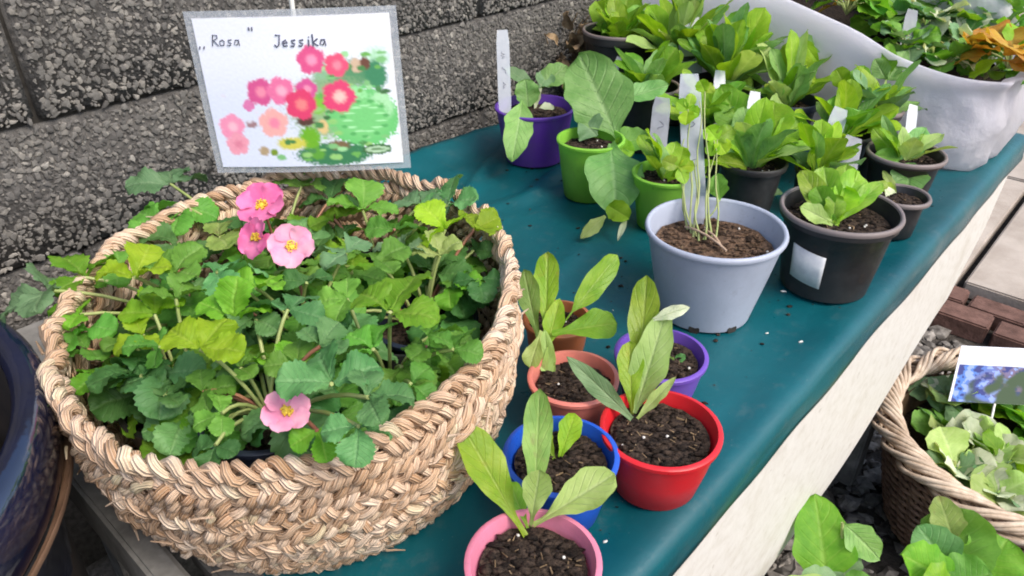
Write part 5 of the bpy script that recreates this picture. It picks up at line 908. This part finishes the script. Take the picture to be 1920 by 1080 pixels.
# picture card in the wicker basket
c0, c1, c2, c3 = [Vector(v) for v in [(0.7587,1.017,0.2799),(0.9,1.0137,0.2745),(0.854,0.933,0.2209),(0.7128,0.9367,0.2268)]]
cd = thing('plant_card', 'white and blue picture card standing in the wicker basket', 'card', tuple((c2 + c3) / 2)); cdo = tuple((c2 + c3) / 2)
nn = (c1 - c0).cross(c3 - c0).normalized()
if nn.y > 0: nn = -nn
def cpt(u, v, d): return (c0 * (1 - u) + c1 * u) * (1 - v) + (c3 * (1 - u) + c2 * u) * v + nn * d
q = MB(); NXc, NYc = 90, 66
q.quadgrid([[cpt(i / NXc, j / NYc, 0.0) for j in range(NYc + 1)] for i in range(NXc + 1)]); po2 = q.obj('printed_face', M['print'], cd, root=cdo)
ca = po2.data.color_attributes.new('print', 'FLOAT_COLOR', 'POINT'); cols = []
for i in range(NXc + 1):
    for j in range(NYc + 1):
        u, v = i / NXc, j / NYc; n1 = noise.noise(Vector((u * 7, v * 6, 1))); n2_ = noise.noise(Vector((u * 9, v * 8, 5))) + 0.5 * noise.noise(Vector((u * 22, v * 20, 2)))
        if v < 0.34 or u < 0.03: c = (0.66, 0.68, 0.74)
        else:
            k = sst(0.1, 0.6, u + 0.25 * n1); c = [(0.06, 0.16, 0.48)[t] * (1 - k) + (0.14, 0.10, 0.17)[t] * k for t in range(3)]
            if n2_ > 0.18: c = (0.02, 0.03, 0.16)
            elif n2_ < -0.25: c = (0.22, 0.30, 0.62)
            g_ = sst(0.5, 0.72, u * 0.7 + v * 0.4 + 0.35 * n1); c = [c[t] * (1 - g_) + (0.03, 0.06, 0.025)[t] * g_ for t in range(3)]
        cols += [*c, 1]
ca.data.foreach_set('color', cols)
q = MB(); q.quadgrid([[cpt(u, v, -0.0012) for v in (0, 0.5, 1)] for u in (0, 0.5, 1)]); ring_ = [(0, 0), (0.5, 0), (1, 0), (1, 0.5), (1, 1), (0.5, 1), (0, 1), (0, 0.5)]
q.quadgrid([[cpt(u, v, -0.0012) for u, v in ring_], [cpt(u, v, -0.0001) for u, v in ring_]], closed=True); q.obj('card_back', M['sticker'], cd, root=cdo)
q = MB(); q.tube([cpt(0.55, 1.0, -0.003) + (c3 - c0).normalized() * 0.08, cpt(0.55, 0.3, -0.0035)], 0.002, 6); q.obj('stick', M['stem_white'], cd, root=cdo)

# ---------------------------------------------------------------- leafy plants in pots on the ground at the lower edge
potc = (0.3936,0.5216,0.24)
def ground_plant(name, label, c, R, H, mt, leaves):
    ro = (c[0], c[1], 0.0); r = thing(name, label, 'potted plant', ro, 'potted plants on the ground below the table'); make_pot(r, ro, c[0], c[1], R, H, mt, 0.001, ncr=60, seed=3)
    for B, Tp, w, nr, prof, m_, bend in leaves:
        lb = MB(); blade(lb, B, Tp, w, nr, prof, bend, nu=18, nv=10, seed=random.random() * 5, wav=0.05); lb.obj('leaf', M[m_], r, root=ro)
        st = MB(); st.tube(arc((c[0], c[1], H * 0.8), B, 0.02, 7), 0.002, 5); st.obj('leaf_stalk', M['stalk'], r, root=ro)
ground_plant('potted_plant', 'bright green pointed leaves rising in front of the cream board', potc, 0.075, 0.16, 'pl_black', [((0.359,0.5353,0.2843),(0.3587,0.6209,0.3553),0.0693,(-0.3058,-0.4926,0.8147),'ovate','bright',0.06),((0.3782,0.5821,0.3498),(0.4209,0.5594,0.3135),0.0366,(-0.3027,-0.4324,0.8493),'ovate','seed',0.1),((0.3694,0.5274,0.3),(0.314,0.5225,0.3298),0.0412,(-0.2298,-0.353,0.907),'ovate','grey',0.05),((0.3694,0.5274,0.3),(0.4051,0.5337,0.3101),0.0357,(-0.2538,-0.3477,0.9026),'ovate','mid',0.05),((0.3694,0.5274,0.3),(0.3978,0.5925,0.3098),0.0368,(-0.2871,-0.4191,0.8613),'ovate','grey',0.05),((0.3694,0.5274,0.3),(0.2744,0.4987,0.3485),0.0289,(-0.1845,-0.2941,0.9378),'ovate','pale',0.05)])
ground_plant('potted_plant', 'dark green round leaved plant below the wicker basket rim', (0.5471,0.5695,0.2), 0.08, 0.14, 'pl_blackblue', [((0.5214,0.5577,0.2827),(0.5318,0.6215,0.3319),0.082,(-0.4155,-0.4652,0.7816),'round','mid',0.05),((0.5363,0.5505,0.2826),(0.5825,0.5877,0.3156),0.0684,(-0.4137,-0.4209,0.8073),'round','bright',0.05),((0.5019,0.5483,0.2904),(0.4468,0.5646,0.3163),0.0551,(-0.3442,-0.4037,0.8477),'round','bright',0.05),((0.5134,0.559,0.2905),(0.4815,0.6028,0.3209),0.0563,(-0.377,-0.4402,0.8149),'ovate','blue',0.05),((0.4984,0.5413,0.2904),(0.538,0.5403,0.3152),0.0603,(-0.372,-0.3882,0.8432),'round','mid',0.05),((0.5027,0.5329,0.2827),(0.4548,0.5307,0.3188),0.0538,(-0.3497,-0.3885,0.8525),'round','lett',0.05),((0.5169,0.581,0.3144),(0.5183,0.6353,0.3351),0.0381,(-0.3899,-0.4581,0.7988),'ovate','olive',0.05)])
